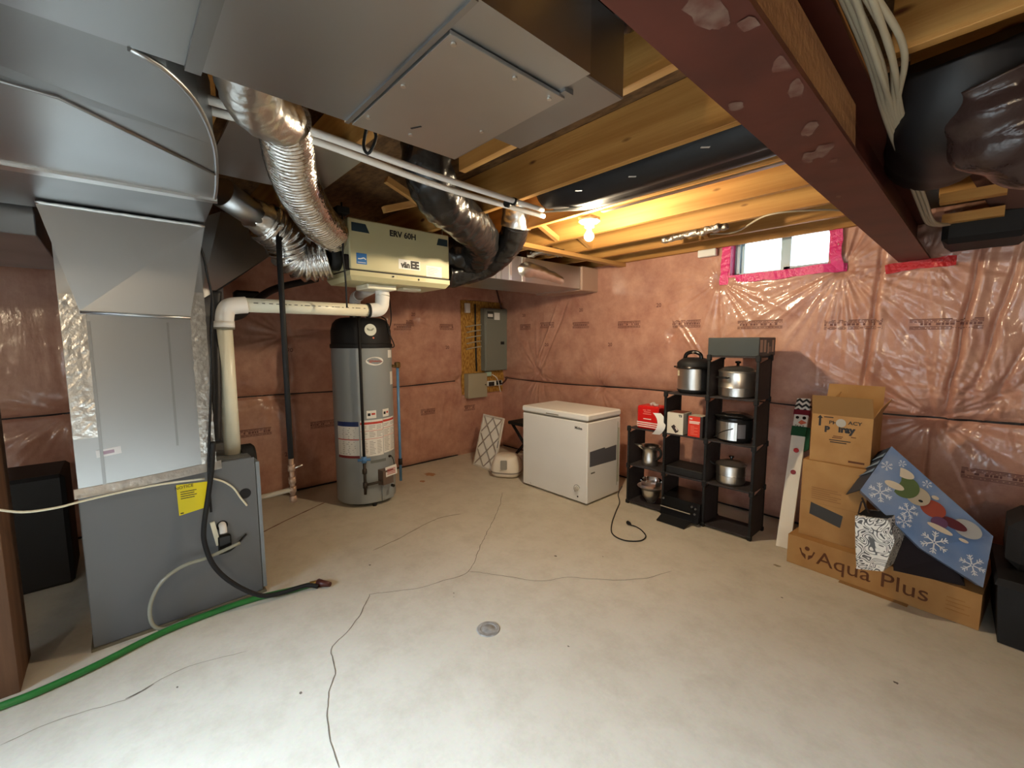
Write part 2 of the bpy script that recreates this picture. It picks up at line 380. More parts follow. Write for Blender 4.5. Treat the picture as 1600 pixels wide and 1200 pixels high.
def ins_wall(name, axis, u0, u1, z1, puck, folds, side, hole=None, du=.0135, dz=.0135):
    nu = int((u1-u0)/du); nz = int(z1/dz); b = MB(); P = []
    def fn(u, z):
        d = wall_disp(u, z, puck, folds, side)
        if axis == 'y':                                   # the film is cut away around the electrical board
            e = min(u-3.26, z-.78, 2.04-z); d += (.03-d)*min(1, max(0, e/.03))
        return d
    def pos(u, z, e=0):
        d = fn(u, z)+e
        return Vector((u, YR-d, z)) if axis == 'x' else Vector((XL+d, u, z))
    us = [u0+(u1-u0)*i/nu for i in range(nu+1)]; zs = [z1*j/nz for j in range(nz+1)]
    if hole:
        hx0, hx1, hz0, hz1 = hole
        for lst, vals in ((us, (hx0, hx1)), (zs, (hz0,))):
            for v in vals:
                k = min(range(len(lst)), key=lambda i: abs(lst[i]-v)); lst[k] = v
    for z in zs:
        for u in us: P.append(pos(u, z))
    F = []
    for j in range(len(zs)-1):
        for i in range(len(us)-1):
            if hole and hole[0]-1e-4 <= us[i] and us[i+1] <= hole[1]+1e-4 and zs[j] >= hole[2]-1e-4 and zs[j+1] <= hole[3]+1e-4: continue
            n = len(us); F.append((j*n+i, j*n+i+1, (j+1)*n+i+1, (j+1)*n+i))
    b.add(P, F, True)
    w_ = struct(b.build(name, PINK)); w_['_b'] = (0, 0, 0); PB[w_.name] = Vector((0, 0, 0))
    return w_, pos
WIN = (-1.54, -.83, 2.05, 2.5)
wr, posR = ins_wall('wall_right', 'x', -4.62, 1.6, 2.34, PUCK_R, FOLDS_R, 1.3, WIN, .0095, .0115)
wl, posL = ins_wall('wall_left', 'y', -1.9, 4.04, 2.34, PUCK_L, FOLDS_L, 7.7)
def seam_strip(wall, pos, u0, u1, flip):
    b = MB(); n = int((u1-u0)/.02); P = []
    for i in range(n+1):
        u = u0+(u1-u0)*i/n; z = SEAM+.012*math.sin(u*2.1)
        hh = .006+.004*noise.noise((u*2, 0, 3)); P += [pos(u, z-hh, .006), pos(u, z+hh, .006)]
    b.add(P, [(2*i, 2*i+1, 2*i+3, 2*i+2) for i in range(n)]); b.build('dark_strap', DARKGAP, wall)
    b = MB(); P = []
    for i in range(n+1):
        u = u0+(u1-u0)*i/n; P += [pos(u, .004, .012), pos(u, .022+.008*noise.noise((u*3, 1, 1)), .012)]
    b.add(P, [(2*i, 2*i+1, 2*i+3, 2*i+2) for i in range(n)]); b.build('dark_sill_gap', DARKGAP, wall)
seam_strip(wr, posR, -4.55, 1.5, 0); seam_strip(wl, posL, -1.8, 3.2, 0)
def print_block(b, pos, u, z, wdt, s=1, h=.075, strong=1):
    """rows of small illegible print"""
    rows = [(.42, .006, 'line'), (.30, .005, 'dash'), (.18, .005, 'dash'), (.0, .016, 'bold'), (-.22, .005, 'line'), (-.34, .005, 'dash'), (-.45, .004, 'line')]
    for zz, hh, kind in rows:
        x = -wdt/2
        while x < wdt/2:
            l = {'line': .05, 'dash': random.uniform(.012, .035), 'bold': random.uniform(.008, .022)}[kind]; gap = {'line': 0, 'dash': .006, 'bold': .006}[kind]
            if kind == 'bold' and random.random() < .25: x += .018; continue
            x1 = min(x+l, wdt/2)
            q = [pos(u+s*x, z+zz*h-hh/2, .0025), pos(u+s*x1, z+zz*h-hh/2, .0025), pos(u+s*x1, z+zz*h+hh/2, .0025), pos(u+s*x, z+zz*h+hh/2, .0025)]
            b.quad(q); x = x1+gap
def num_mark(b, pos, u, z, s=1, size=.055):
    cu = bpy.data.curves.new('t', 'FONT'); cu.body = '20'; cu.size = size; cu.align_x = 'CENTER'; cu.resolution_u = 2; cu.offset = .0012
    o = bpy.data.objects.new('t', cu); col.objects.link(o); me = o.evaluated_get(bpy.context.evaluated_depsgraph_get()).to_mesh()
    b.add([pos(u+s*v.co.x, z+v.co.y, .003) for v in me.vertices], [tuple(p.vertices) for p in me.polygons]); bpy.data.objects.remove(o)
b = MB()
def pr(u_, v_): p = at(u_, v_, 'y', 3.98); return p.x, p.z
for (u_, v_, wd) in [(822, 511, .2), (856, 508, .24), (908, 508, .24), (984, 507, .27), (1074, 506, .27), (1188, 507, .34), (1333, 507, .34), (1477, 506, .34)]:
    x, z = pr(u_, v_); print_block(b, posR, x, z, wd)
for (u_, v_) in [(820, 495), (909, 487), (856, 541), (954, 541), (1031, 480)]:
    x, z = pr(u_, v_); num_mark(b, posR, x, z)
x, z = pr(1560, 745); print_block(b, posR, x, z, .32)
b.build('printed_lettering', PRINT, wr)
b = MB()
def pl(u_, v_): p = at(u_, v_, 'x', -4.56); return p.y, p.z
for (u_, v_, wd) in [(628, 511, .22), (697, 511, .2), (392, 676, .34), (505, 662, .26), (668, 643, .2), (733, 637, .18), (640, 505, .1)]:
    y, z = pl(u_, v_); print_block(b, posL, y, z, wd, 1)
for (u_, v_) in [(645, 494), (698, 545), (452, 550), (449, 712)]:
    y, z = pl(u_, v_); num_mark(b, posL, y, z)
b.build('printed_lettering', PRINT, wl)
# concrete behind the film, and the rest of the basement behind the camera
CONC = mat('poured_concrete', rgb(172, 168, 160), .8, 0, color2=rgb(150, 146, 138), vscale=2, bump=.1, bscale=20)
def wall_with_hole(name, x0, x1, y0, y1, z1, h, ax):
    b = MB()
    if ax == 'x':
        b.box(x0, h[0], y0, y1, 0, z1); b.box(h[1], x1, y0, y1, 0, z1); b.box(h[0], h[1], y0, y1, 0, h[2]); b.box(h[0], h[1], y0, y1, h[3], z1)
    return struct(b.build(name, CONC))
wall_with_hole('wall_right.001', -4.75, 3.1, 4.045, 4.25, 2.54, (-1.54, -.83, 2.05, 2.40), 'x')
struct(MB().box(-4.75, -4.625, -3.1, 4.2, 0, 2.54).build('wall_left.001', CONC))
struct(MB().box(3.0, 3.1, -3.1, 4.2, 0, 2.54).build('wall_front', CONC))
wall_with_hole('wall_back', -4.75, 3.1, -3.1, -3.0, 2.54, (-1.65, 1.85, 1.25, 2.2), 'x')
struct(MB().box(-4.75, 3.1, -3.1, 4.25, 2.54, 2.58).build('ceiling', OSB))

# ------------------------------------------------------------------ windows
FRAME = mat('pale_blue_vinyl', rgb(172, 200, 214), .35)
def tape_strip(b, pts, wdt, nrm, seed):
    pts = resample(pts, .02); n = len(pts); P = []; N_ = Vector(nrm)
    for i, p in enumerate(pts):
        t = (pts[min(i+1, n-1)]-pts[max(i-1, 0)]).normalized(); s = t.cross(N_).normalized()
        k = wdt*(1+.25*noise.noise((i*.3, seed, 0))); e = N_*(.004*noise.noise((i*.7, seed, 2))); o = s*(.006*noise.noise((i*.2, seed, 5)))
        P += [p-s*k/2+e+o, p+s*k/2-e+o, p+s*k/2-e+o-N_*.002, p-s*k/2+e+o-N_*.002]
    F = []
    for i in range(n-1):
        for k in range(4): F.append((4*i+k, 4*i+(k+1) % 4, 4*i+4+(k+1) % 4, 4*i+4+k))
    b.add(P, F, False); return b
w1 = bpy.data.objects.new('window_1', None); col.objects.link(w1); w1.location = (-1.185, 4.06, 2.05); struct(w1)
b = MB()
x0, x1, z0, z1 = -1.54, -.83, 2.05, 2.40
b.box(x0, x1, 4.06, 4.16, z0, z0+.025); b.box(x0, x1, 4.06, 4.16, z1-.03, z1); b.box(x0, x0+.045, 4.06, 4.16, z0, z1); b.box(x1-.02, x1, 4.06, 4.16, z0, z1)
b.build('window_frame', FRAME, w1)
b = MB(); b.box(-1.185, -1.155, 4.08, 4.15, z0+.02, z1-.02); b.box(-1.155, -1.11, 4.06, 4.12, z0+.02, z1-.02); b.box(-1.155, x1-.02, 4.06, 4.12, z0+.02, z0+.04); b.box(x0+.045, x0+.07, 4.09, 4.14, z0+.02, z1-.02); b.build('sash', FRAME, w1)
b = MB(); b.box(x0+.05, -1.16, 4.112, 4.116, z0+.02, z1-.02); b.box(-1.12, x1-.02, 4.092, 4.096, z0+.02, z1-.02); b.build('window_pane', GLASS, w1)
TAPE = mat('pink_sheathing_tape', rgb(226, 60, 128), .3, 0, bump=.3, bscale=60)
b = MB()
tape_strip(b, [posR(u, z, .012) for u, z in ((-1.585, 1.98), (-1.58, 2.08), (-1.575, 2.2), (-1.572, 2.32))], .07, (0, -1, 0), 1)
tape_strip(b, [posR(u, z, .016) for u, z in ((-1.61, 2.015), (-1.4, 2.02), (-1.2, 2.015), (-1.0, 2.025), (-.85, 2.03), (-.72, 2.025))], .065, (0, -1, 0), 2)
tape_strip(b, [posR(u, z, .014) for u, z in ((-.775, 2.0), (-.785, 2.1), (-.79, 2.2), (-.795, 2.3))], .075, (0, -1, 0), 3)
b.box(-1.555, -1.535, 3.96, 4.06, 2.04, 2.36); b.box(-.835, -.815, 3.96, 4.06, 2.04, 2.36); b.box(-1.55, -.82, 3.95, 4.06, 2.036, 2.052)
b.build('sealing_tape', TAPE, w1)
w2 = bpy.data.objects.new('window_2', None); col.objects.link(w2); w2.location = (.1, -3.05, 1.25); struct(w2)
for q in ((-1.65, -1.60, 1.25, 2.2), (1.80, 1.85, 1.25, 2.2), (.07, .13, 1.3, 2.15), (-1.6, 1.8, 1.25, 1.3), (-1.6, 1.8, 2.15, 2.2)): MB().box(q[0], q[1], -3.09, -3.03, q[2], q[3]).build('window_frame', FRAME, w2)
for q in ((-1.6, .07), (.13, 1.8)): MB().box(q[0], q[1], -3.065, -3.06, 1.3, 2.15).build('window_pane', GLASS, w2)
#NEXT
# ------------------------------------------------------------------ steel beam and floor joists
JZ, SUBZ = 2.30, 2.54
bm_ = thing('steel_beam', 'red-brown painted steel I-beam crossing the ceiling with scuffed underside', 'beam', (-.36, 1.0, 2.02))
b = MB(); b.box(-.437, -.283, -2.9, 4.0, 2.02, 2.034); b.box(-.437, -.283, -2.9, 4.0, 2.248, 2.262); b.box(-.364, -.356, -2.9, 4.0, 2.034, 2.248); b.build('i_section', RED, bm_)
b = MB()
for i, (u, v, l, ww, ang) in enumerate([(1105, 15, .11, .05, .2), (1225, 98, .07, .04, .5), (1245, 136, .10, .03, .6), (1150, 165, .05, .03, .4), (1265, 200, .10, .035, .7), (1285, 235, .12, .04, .6), (1302, 252, .06, .02, .6), (1262, 245, .10, .03, .5), (1310, 307, .05, .015, .5), (1120, 30, .05, .03, 0), (1170, 35, .04, .03, 0)]):
    c = at(u, v, 'z', 2.02); n = 16; P = []
    for k in range(n):
        a = 2*PI*k/n; q = .6+.6*abs(noise.noise((math.cos(a)*2+i, math.sin(a)*2, i)))
        e, f_ = 1.4*l*q*math.cos(a)/2, 1.5*ww*q*math.sin(a)/2
        P.append(Vector((min(-.288, max(-.432, c.x+f_*math.cos(ang)-e*math.sin(ang)*.6)), c.y+e*math.cos(ang)+f_*math.sin(ang), 2.0188-.0001*i)))
    b.add(P, [tuple(range(n))])
b.build('paint_scuffs', SCUFF, bm_)
tag(MB().box(-.437, -.292, -2.9, 4.0, 2.262, 2.298, .003).build('nailing_plate', WOODY, None, (-.35, 0, 2.262)), 'long wooden plate bolted along the top of the steel beam', 'board')
tag(MB().hexa([(-.352, -2.0, 2.036), (-.284, -2.0, 2.036), (-.284, 1.56, 2.036), (-.352, 1.47, 2.036)], [(-.352, -2.0, 2.135), (-.284, -2.0, 2.135), (-.284, 1.53, 2.135), (-.352, 1.47, 2.135)]).build('packing_board', mat('rough_sawn_board', rgb(150, 108, 68), .8, 0, color2=rgb(118, 80, 48), vscale=5, stretch=(6, .4, 6), bump=.3, bscale=40), None, (-.31, 1.0, 2.036)), 'rough wooden board lying in the flange of the steel beam, cut off short', 'board')
b = MB(); tape_strip(b, [posR(-.50, 1.975, .014), posR(-.42, 1.985, .014), posR(-.36, 1.99, .014), posR(-.28, 1.993, .014), posR(-.22, 1.995, .014), posR(-.16, 1.995, .014)], .06, (0, -1, 0), 5)
tag(b.build('red_tape', mat('red_sheathing_tape', rgb(188, 26, 32), .3, 0, bump=.3, bscale=60), None, (-.33, 3.97, 2.0)), 'crumpled red tape strip on the insulation right under the beam end', 'tape')
joists = [(.30, 'hidden behind the big trunk duct'), (.79, 'right behind the end of the trunk duct'), (1.27, 'with a pale lower edge just past the trunk duct'), (1.76, 'with broad knotty brown face before the long black duct'), (2.24, 'with the bare bulb hung at its left'), (2.72, 'with glowing yellow face right behind the bulb'), (3.16, 'second behind the bulb, above the foil scraps'), (3.55, 'third behind the bulb, nearest but one to the window'), (3.93, 'last one, tight above the window')]
for i, (y, d) in enumerate(joists):
    xs = (-4.55, -.455)
    if i in (0,): xs = (-4.55, -1.9)
    if i == 2: xs = (-1.74, -.455)
    o = MB().box(xs[0], xs[1], y-.019, y+.019, JZ, SUBZ-.002, .002).build('ceiling_joist', WOOD, None, (-2.4, y, JZ))
    tag(o, 'wooden joist left of the beam, '+d, 'joist', 'joists left of the beam')
right_j = [(1.69, 'nearest one, in the top right corner', JZ), (2.07, 'second one, behind the black duct', JZ), (2.55, 'third one', JZ), (3.05, 'fourth one', JZ), (3.55, 'fifth one near the wall', JZ), (1.2, 'nearest the camera, above the frame edge', JZ)]
for y, d, z in right_j:
    o = MB().box(-.24, 2.9, y-.019, y+.019, z, SUBZ-.002, .002).build('ceiling_joist', WOOD, None, (1.3, y, z))
    tag(o, 'dim wooden ceiling joist right of the steel beam, '+d, 'joist', 'joists right of the beam')
tag(MB().box(-2.65, -2.58, 2.38, 4.0, 2.262, 2.298, .002).build('strapping_board', WOODY, None, (-2.6, 3.2, 2.262)), 'pale wooden strapping board under the joists above the corner duct', 'board')
# cross bridging between joists
def bridging(x, ya, yb, label):
    t = thing('cross_bridging', label, 'bridging', (x, (ya+yb)/2, JZ))
    MB().bar((x, ya+.02, JZ+.02), (x, yb-.02, SUBZ-.05), .038, .038).build('brace', WOODY, t)
    MB().bar((x+.045, ya+.02, SUBZ-.05), (x+.045, yb-.02, JZ+.02), .038, .038).build('brace', WOODY, t)
bridging(-2.45, 2.24, 2.72, 'crossed wooden braces between joists left of the bulb')
bridging(-2.45, 2.72, 3.16, 'crossed wooden braces one joist bay behind the bulb')
bridging(-2.6, 1.27, 1.76, 'crossed wooden braces above the ventilator box')
bridging(-1.6, 3.16, 3.55, 'crossed wooden braces one bay before the window bay')

# ------------------------------------------------------------------ bulb and its holder
bl = thing('ceiling_lamp', 'lit bare bulb in a white porcelain holder under the joists', 'lamp', (-1.80, 2.33, 2.30))
BX, BY = -1.80, 2.33
b = MB(); b.box(BX-.05, BX+.05, BY-.05, BY+.05, 2.285, 2.30); b.build('junction_box', GALV, bl)
b = MB(); b.lathe([(0, .0), (.066, 0), (.068, -.012), (.055, -.022), (.034, -.03), (.030, -.05), (.020, -.052), (0, -.052)], (BX, BY, 2.285), 32); b.build('holder', WHITE, bl)
b = MB(); prof = [(0, 0), (.013, 0), (.014, -.02)]+[(.0135+.0175*math.sin(t*PI/2)**1.2, -.02-.035*t) for t in (.25, .5, .75, 1)]+[(.031*math.cos(t*PI/2), -.055-.031*math.sin(t*PI/2)) for t in (.25, .5, .75, 1)]
b.lathe(prof, (BX, BY, 2.233), 24)
BULB = mat('lit_bulb', (1, .81, .54, 1), .4, emit=BULB_STRENGTH)
b.build('bulb', BULB, bl)
bl_fill = thing('ceiling_lamp', 'second bare bulb in a white holder, added as warm fill right of the beam and out of the picture', 'lamp', (1.9, -1.9, 2.30))  # unseen lamp, added for ambient fill
for ch in list(bl.children):
    c = ch.copy(); c.data = ch.data.copy() if ch.name.startswith('bulb') else ch.data; col.objects.link(c); c.parent = bl_fill
    if ch.name.startswith('bulb'): c.data.materials[0] = mat('lit_bulb_fill', (1, .78, .52, 1), .4, emit=BULB_STRENGTH*1.2)
b = MB(); b.bar((-1.66, 2.275, 2.294), (-.46, 2.275, 2.294), .03, .008); tag(b.build('metal_strap', GALV2, None, (-1.0, 2.275, 2.294)), 'grey metal strap along the joist beside the bulb', 'strap')

# ------------------------------------------------------------------ main trunk duct
tk = thing('trunk_duct', 'big galvanised sheet-metal trunk duct overhead with a screwed access panel', 'duct', (-.93, 0, 2.1))
X0, X1, YE = -1.222, -.645, .832
b = MB(); b.box(X0, X1, -2.9, YE, 2.10, 2.292); b.build('duct_body', GALV, tk)
b = MB(); b.box(X0-.004, X1+.004, .15, .18, 2.092, 2.10); b.build('drive_slip', GALV2, tk)
b = MB(); b.box(X0+.0, X1-.0, .50, .512, 2.094, 2.10); b.build('drive_slip', GALV2, tk)
ap = MB().box(X0+.012, -.738, .515, YE+.02, 2.089, 2.098, .001).build('access_panel', mat('brushed_panel_metal', (.56, .55, .53, 1), .38, 1, var=.08, vscale=3), tk)
b = MB()
for (x, y) in ((-.755, .535), (-.755, .70), (-.95, .53), (-1.14, .53), (-1.15, .66), (-1.0, .80), (-.76, .82)): b.disc((x, y, 2.0885), .006, (0, 0, -1), .004, 8)
sub(b, 'screws', STEEL, ap)
b = MB(); b.bar((-1.09, .66, 2.0885), (-1.12, .645, 2.0885), .006, .001); sub(b, 'marker_stroke', INK, ap)
b = MB(); b.box(-1.04, -.66, YE, YE+.155, 2.105, 2.285, .003); b.build('end_collar', GALV2, tk)
b = MB(); b.box(-1.22, -.72, YE+.0, YE+.03, 2.094, 2.106); b.build('end_flange', GALV2, tk)
# ------------------------------------------------------------------ plenum branch (T elbow toward the furnace)
pb = thing('elbow_duct', 'wide galvanised elbow duct joining the furnace plenum to the trunk duct', 'duct', (-1.9, -.1, 2.1))
rim = [(-1.226, -.9), (-1.226, .06), (-1.27, .123), (-1.40, .195), (-1.652, .264), (-2.0, .318), (-2.28, .35)]
rim = [Vector((x, y, 2.1)) for x, y in rim]
sm = [Vector((-1.90, .30, 2.1)), Vector((-1.572, -.066, 2.1)), Vector((-1.50, -.9, 2.1))]
b = MB()
def plate(b, pts, z0, z1): b.hexa([(p.x, p.y, z0) for p in pts], [(p.x, p.y, z1) for p in pts])
darkpoly = [rim[0], rim[1], rim[2], rim[3], rim[4], sm[0], sm[1], sm[2]]
b.hexa([(p.x, p.y, 2.100 if i > 4 else 2.106) for i, p in enumerate(darkpoly)], [(p.x, p.y, 2.29) for p in darkpoly])
b.build('throat_panel', GALV2, pb)
bluepoly = [sm[2], sm[1], sm[0], Vector((-2.0, .318, 0)), Vector((-2.28, .35, 0)), Vector((-2.34, -.9, 0))]
b = MB(); b.hexa([(p.x, p.y, 2.098) for p in bluepoly], [(p.x, p.y, 2.29) for p in bluepoly]); b.build('branch_body', GALV, pb)
b = MB(); b.tube([(p.x, p.y, 2.098) for p in sm], .006, 6); b.build('standing_seam', GALV2, pb)
b = MB(); b.tube(resample([rim[1], rim[2], rim[3], rim[4], rim[5], rim[6]], .03), .007, 6); b.build('rolled_edge', GALV, pb)
farp = [Vector((-2.28, .35, 0)), Vector((-2.87, .378, 0)), Vector((-2.95, -.9, 0)), Vector((-2.34, -.9, 0))]
b = MB(); b.hexa([(p.x, p.y, 2.104) for p in farp], [(p.x, p.y, 2.29) for p in farp]); b.build('collar_body', GALV2, pb)
b = MB(); b.hexa([(-2.27, -.9, 2.088), (-2.22, .352, 2.088), (-2.26, .358, 2.088), (-2.35, -.9, 2.088)], [(-2.27, -.9, 2.1), (-2.22, .352, 2.1), (-2.26, .358, 2.1), (-2.35, -.9, 2.1)]); b.build('foil_joint', FOILT, pb)
# ------------------------------------------------------------------ furnace with plenum
fu = thing('furnace', 'dark grey gas furnace cabinet with yellow sticker and cut-out pipe holes', 'furnace', (-3.1, .18, 0))
FX = -2.83
b = MB(); b.box(-3.40, FX, -.19, .545, .012, .80, .004); b.box(-3.36, FX-.02, .36, .53, .80, .835); b.build('cabinet', FGREY, fu)
b = MB(); b.box(-3.39, FX-.001, .547, .566, .03, .80); b.build('edge_flange', FEDGE, fu)
b = MB(); b.box(-3.42, FX+.012, -.20, .56, 0, .012); b.build('base_pan', mat('base_pan_metal', rgb(112, 104, 84), .6), fu)
b = MB(); b.box(FX, FX+.003, .345, .54, .785, .832); b.build('top_lip', FGREY, fu)
fr = face_frame((FX, -.19, 0), (0, 1, 0), (0, 0, 1))
def on_f(u, v): p = at(u, v, 'x', FX); return p.y+.19, p.z
ys = [on_f(*p) for p in ((275, 758), (325, 752), (323, 792), (280, 806))]
b = MB(); b.hexa([fr(a, c, .0008) for a, c in ys], [fr(a, c, .0018) for a, c in ys])
stk = b.build('yellow_sticker', mat('yellow_label', rgb(232, 214, 20), .45), fu)
text('NOTICE', .022, INK, stk, fr(ys[0][0]+.033, ys[0][1]-.018, .002), (0, 1, .05), (0, 0, 1), subpart=True)
b = MB()
for k in range(4): decal(b, fr, ys[0][0]+.015, ys[0][0]+.085-.01*(k % 2), ys[0][1]-.045-.012*k, ys[0][1]-.041-.012*k, .0025)
decal(b, fr, ys[3][0]+.006, ys[3][0]+.02, ys[3][1]+.008, ys[3][1]+.014, .0025)
sub(b, 'fine_print', INK, stk)
def hole(u, v, r): a, c = on_f(u, v); return fr(a, c, 0)
b = MB(); b.disc(hole(383, 771, 0), .030, (1, 0, 0), .0015, 24); b.disc(hole(347, 821, 0), .028, (1, 0, 0), .0015, 24); b.build('pipe_holes', BLACK, fu)
c = hole(347, 821, 0); b = MB(); b.tube([c+Vector((-.01, 0, .005)), c+Vector((.02, 0, .0)), c+Vector((.03, 0, -.035))], .018, 14, .01); b.build('drain_elbow', PVCW, fu)
c = hole(350, 848, 0); b = MB(); b.box(c.x, c.x+.03, c.y-.03, c.y+.032, c.z-.045, c.z+.05, .006); b.tube([c+Vector((.02, -.03, -.05)), c+Vector((.025, .03, -.04)), c+Vector((.01, .11, .02))], .006, 8, .01); b.build('drain_trap', BLACKG, fu)
c0 = hole(331, 815, 0); c1 = hole(341, 850, 0); b = MB(); b.bar(c0+Vector((.012, 0, 0)), c1+Vector((.012, 0, 0)), .022, .014, (1, 0, 0)); b.build('white_clip', PVC, fu)
b = MB(); b.lathe([(0, 0), (.085, 0), (.085, .06), (.07, .075), (0, .075)], (-3.02, .505, .79), 24, 'y'); b.build('inducer_housing', BLACK, fu)
a0 = at(340, 797, 'x', FX); pts = [at(u, v, 'x', FX+.012) for u, v in ((333, 748), (350, 753), (365, 763), (376, 778), (386, 790))]
b = MB(); b.tube(pts, .005, 8, .01); b.build('white_tube', PVC, fu)

pn = thing('plenum_duct', 'tall galvanised plenum on the furnace with foil-taped edges and tapered upper piece', 'duct', (-3.1, .09, .80))
PY0, PY1 = -.185, .356
b = MB(); b.box(-3.36, FX+.004, PY0, PY1, .80, 2.10); b.build('plenum_body', GALV, pn)
pf = FX+.004
b = MB(); b.box(pf, pf+.004, -.10, -.088, .80, 1.6); b.box(pf, pf+.004, .19, .20, .96, 1.6); b.build('fold_seams', GALV2, pn)
b = MB()
def crumple(b, x, y0, y1, z0, z1, n, m_):
    P = [(x+.0025+.0022*abs(noise.noise((i*.9, j*.9, z0*7))), y0+(y1-y0)*j/m_+.004*noise.noise((i*.5, j, 9)), z0+(z1-z0)*i/n) for i in range(n+1) for j in range(m_+1)]
    b.add(P, [(i*(m_+1)+j, i*(m_+1)+j+1, (i+1)*(m_+1)+j+1, (i+1)*(m_+1)+j) for i in range(n) for j in range(m_)])
crumple(b, pf, PY0+.002, -.10, 1.05, 1.72, 40, 6); crumple(b, pf, .29, PY1+.002, .80, 1.76, 60, 5); b.build('foil_tape', FOILT, pn)
b = MB(); P = []; n = 40
top = lambda t: (FX+.012, -.20+t*.58, .795+.030*t**1.5)
b2 = MB()
for i in range(n):
    t0, t1 = i/n, (i+1)/n
    w0 = .036+.006*noise.noise((i, 2, 2)); a, c = Vector(top(t0)), Vector(top(t1))
    b2.hexa([a+Vector((-.006, 0, -w0*.7)), c+Vector((-.006, 0, -w0*.7)), c+Vector((.002, 0, -w0*.7)), a+Vector((.002, 0, -w0*.7))], [a+Vector((-.008, 0, .02)), c+Vector((-.008, 0, .02)), c+Vector((-.004, 0, .02)), a+Vector((-.004, 0, .02))])
b2.build('base_foil_tape', FOILT, pn)
T = [Vector((-2.745, -.216, 2.09)), Vector((-2.745, .372, 2.09)), Vector((-2.785, .288, 1.63)), Vector((-2.815, -.118, 1.645))]
B_ = [p+Vector((-.3, 0, 0)) for p in T]
b = MB(); P = T+B_; b.add(P, [(0, 3, 1), (1, 3, 2), (0, 4, 7, 3), (1, 2, 6, 5), (0, 1, 5, 4), (3, 7, 6, 2), (4, 5, 6, 7)])
b.build('tapered_piece', GALV, pn)
b = MB(); b.rod(T[3]+Vector((.004, 0, -.006)), T[2]+Vector((.004, 0, -.006)), .007); b.build('bottom_bead', GALV, pn)
b = MB(); b.tube(resample([T[0]+Vector((.006, 0, 0)), T[1]+Vector((.006, 0, 0))], .02), .008, 6, rfun=lambda L, a, t: .007+.004*noise.noise((L*40, a, 0))); b.build('top_foil_tape', FOILT, pn)
st = at(170, 706, 'x', pf); b = MB(); fr2 = face_frame(st, (0, 1, .1), (0, -.05, 1)); decal(b, fr2, -.045, .045, -.018, .018, .0015)
lb = b.build('clear_label', mat('clear_plastic_label', (.75, .76, .78, 1), .25), pn)
b = MB(); decal(b, fr2, -.02, .02, -.008, .008, .0022); sub(b, 'smudged_print', mat('pale_mauve_print', rgb(170, 150, 170), .5), lb)
# cold-air return behind, left
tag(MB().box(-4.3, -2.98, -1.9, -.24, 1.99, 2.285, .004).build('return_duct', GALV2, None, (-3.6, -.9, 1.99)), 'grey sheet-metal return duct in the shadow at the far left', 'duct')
tag(MB().box(-3.95, -3.44, -.22, .545, 0, 1.985, .004).build('added_shade_duct', GALV2, None, (-3.7, .16, 0)), 'sheet-metal return air drop standing behind the furnace and plenum', 'duct')  # added block, mostly hidden, keeps bulb light off the left wall
tag(MB().box(-1.80, -1.64, 3.90, 3.95, 2.235, 2.298, .006).build('foam_scrap', PAPER, None, (-1.7, 3.9, 2.235)), 'small pale foam scrap under the last joist left of the window', 'scrap')
tag(MB().box(-3.0, -2.70, -.50, -.415, 0, 1.985, .002).build('stud_post', mat('aged_stud', rgb(112, 80, 56), .7, 0, color2=rgb(88, 60, 40), vscale=4, stretch=(5, 5, .3)), None, (-2.85, -.46, 0)), 'brown wooden stud post standing at the left edge beside the furnace', 'post')
tag(MB().box(-4.2, -3.75, -.62, -.30, 0, .70, .02).build('floor_bin', BLACK, None, (-4, -.45, 0)), 'dark bin in the shadow between the post and the furnace', 'bin')
# small hung sheet-metal panning behind the trunk, and the angled branch to the left wall
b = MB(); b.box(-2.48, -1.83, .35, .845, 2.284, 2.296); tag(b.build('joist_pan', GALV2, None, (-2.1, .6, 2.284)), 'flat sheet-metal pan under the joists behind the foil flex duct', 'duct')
bd = thing('branch_duct', 'grey angled sheet-metal branch duct between plenum and ventilator box', 'duct', (-3.5, .6, 1.9))
def AT(u, v, x): return at(u, v, 'x', x)
q = [AT(312, 470, -3.36), AT(330, 462, -3.36), AT(425, 398, -3.5), AT(432, 345, -3.5), AT(345, 330, -3.36), AT(316, 340, -3.36)]
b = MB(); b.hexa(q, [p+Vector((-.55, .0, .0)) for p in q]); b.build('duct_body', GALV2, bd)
b = MB(); q2 = [AT(420, 393, -3.48), AT(428, 397, -3.48), AT(426, 362, -3.48), AT(419, 366, -3.48)]; b.hexa(q2, [p+Vector((.012, 0, 0)) for p in q2]); b.build('foil_patch', FOILT, bd)
# ------------------------------------------------------------------ energy recovery ventilator
EX, EY0, EY1, EZ0, EZ1 = -2.80, 1.142, 1.912, 1.90, 2.295
er = thing('ventilator_unit', 'cream metal air-exchanger box hung under the joists with round duct collars', 'ventilator', (-3.0, 1.53, EZ0))
b = MB(); b.box(-3.22, EX, EY0, EY1, EZ0+.068, EZ1, .008); b.build('cover', CREAM, er)
b = MB(); b.hexa([(-3.20, EY0+.02, EZ0), (EX-.03, EY0+.02, EZ0), (EX-.03, EY1-.02, EZ0), (-3.20, EY1-.02, EZ0)], [(-3.22, EY0, EZ0+.03), (EX, EY0, EZ0+.03), (EX, EY1, EZ0+.03), (-3.22, EY1, EZ0+.03)]); b.box(-3.22, EX, EY0, EY1, EZ0+.03, EZ0+.06); b.build('bottom_pan', CREAM, er)
b = MB(); b.box(-3.216, EX-.004, EY0+.004, EY1-.004, EZ0+.058, EZ0+.07); b.build('gasket', BLACK, er)
fe = face_frame((EX, EY0, EZ0), (0, 1, 0), (0, 0, 1))
TEAL = mat('dark_teal_decal', rgb(42, 58, 66), .4)
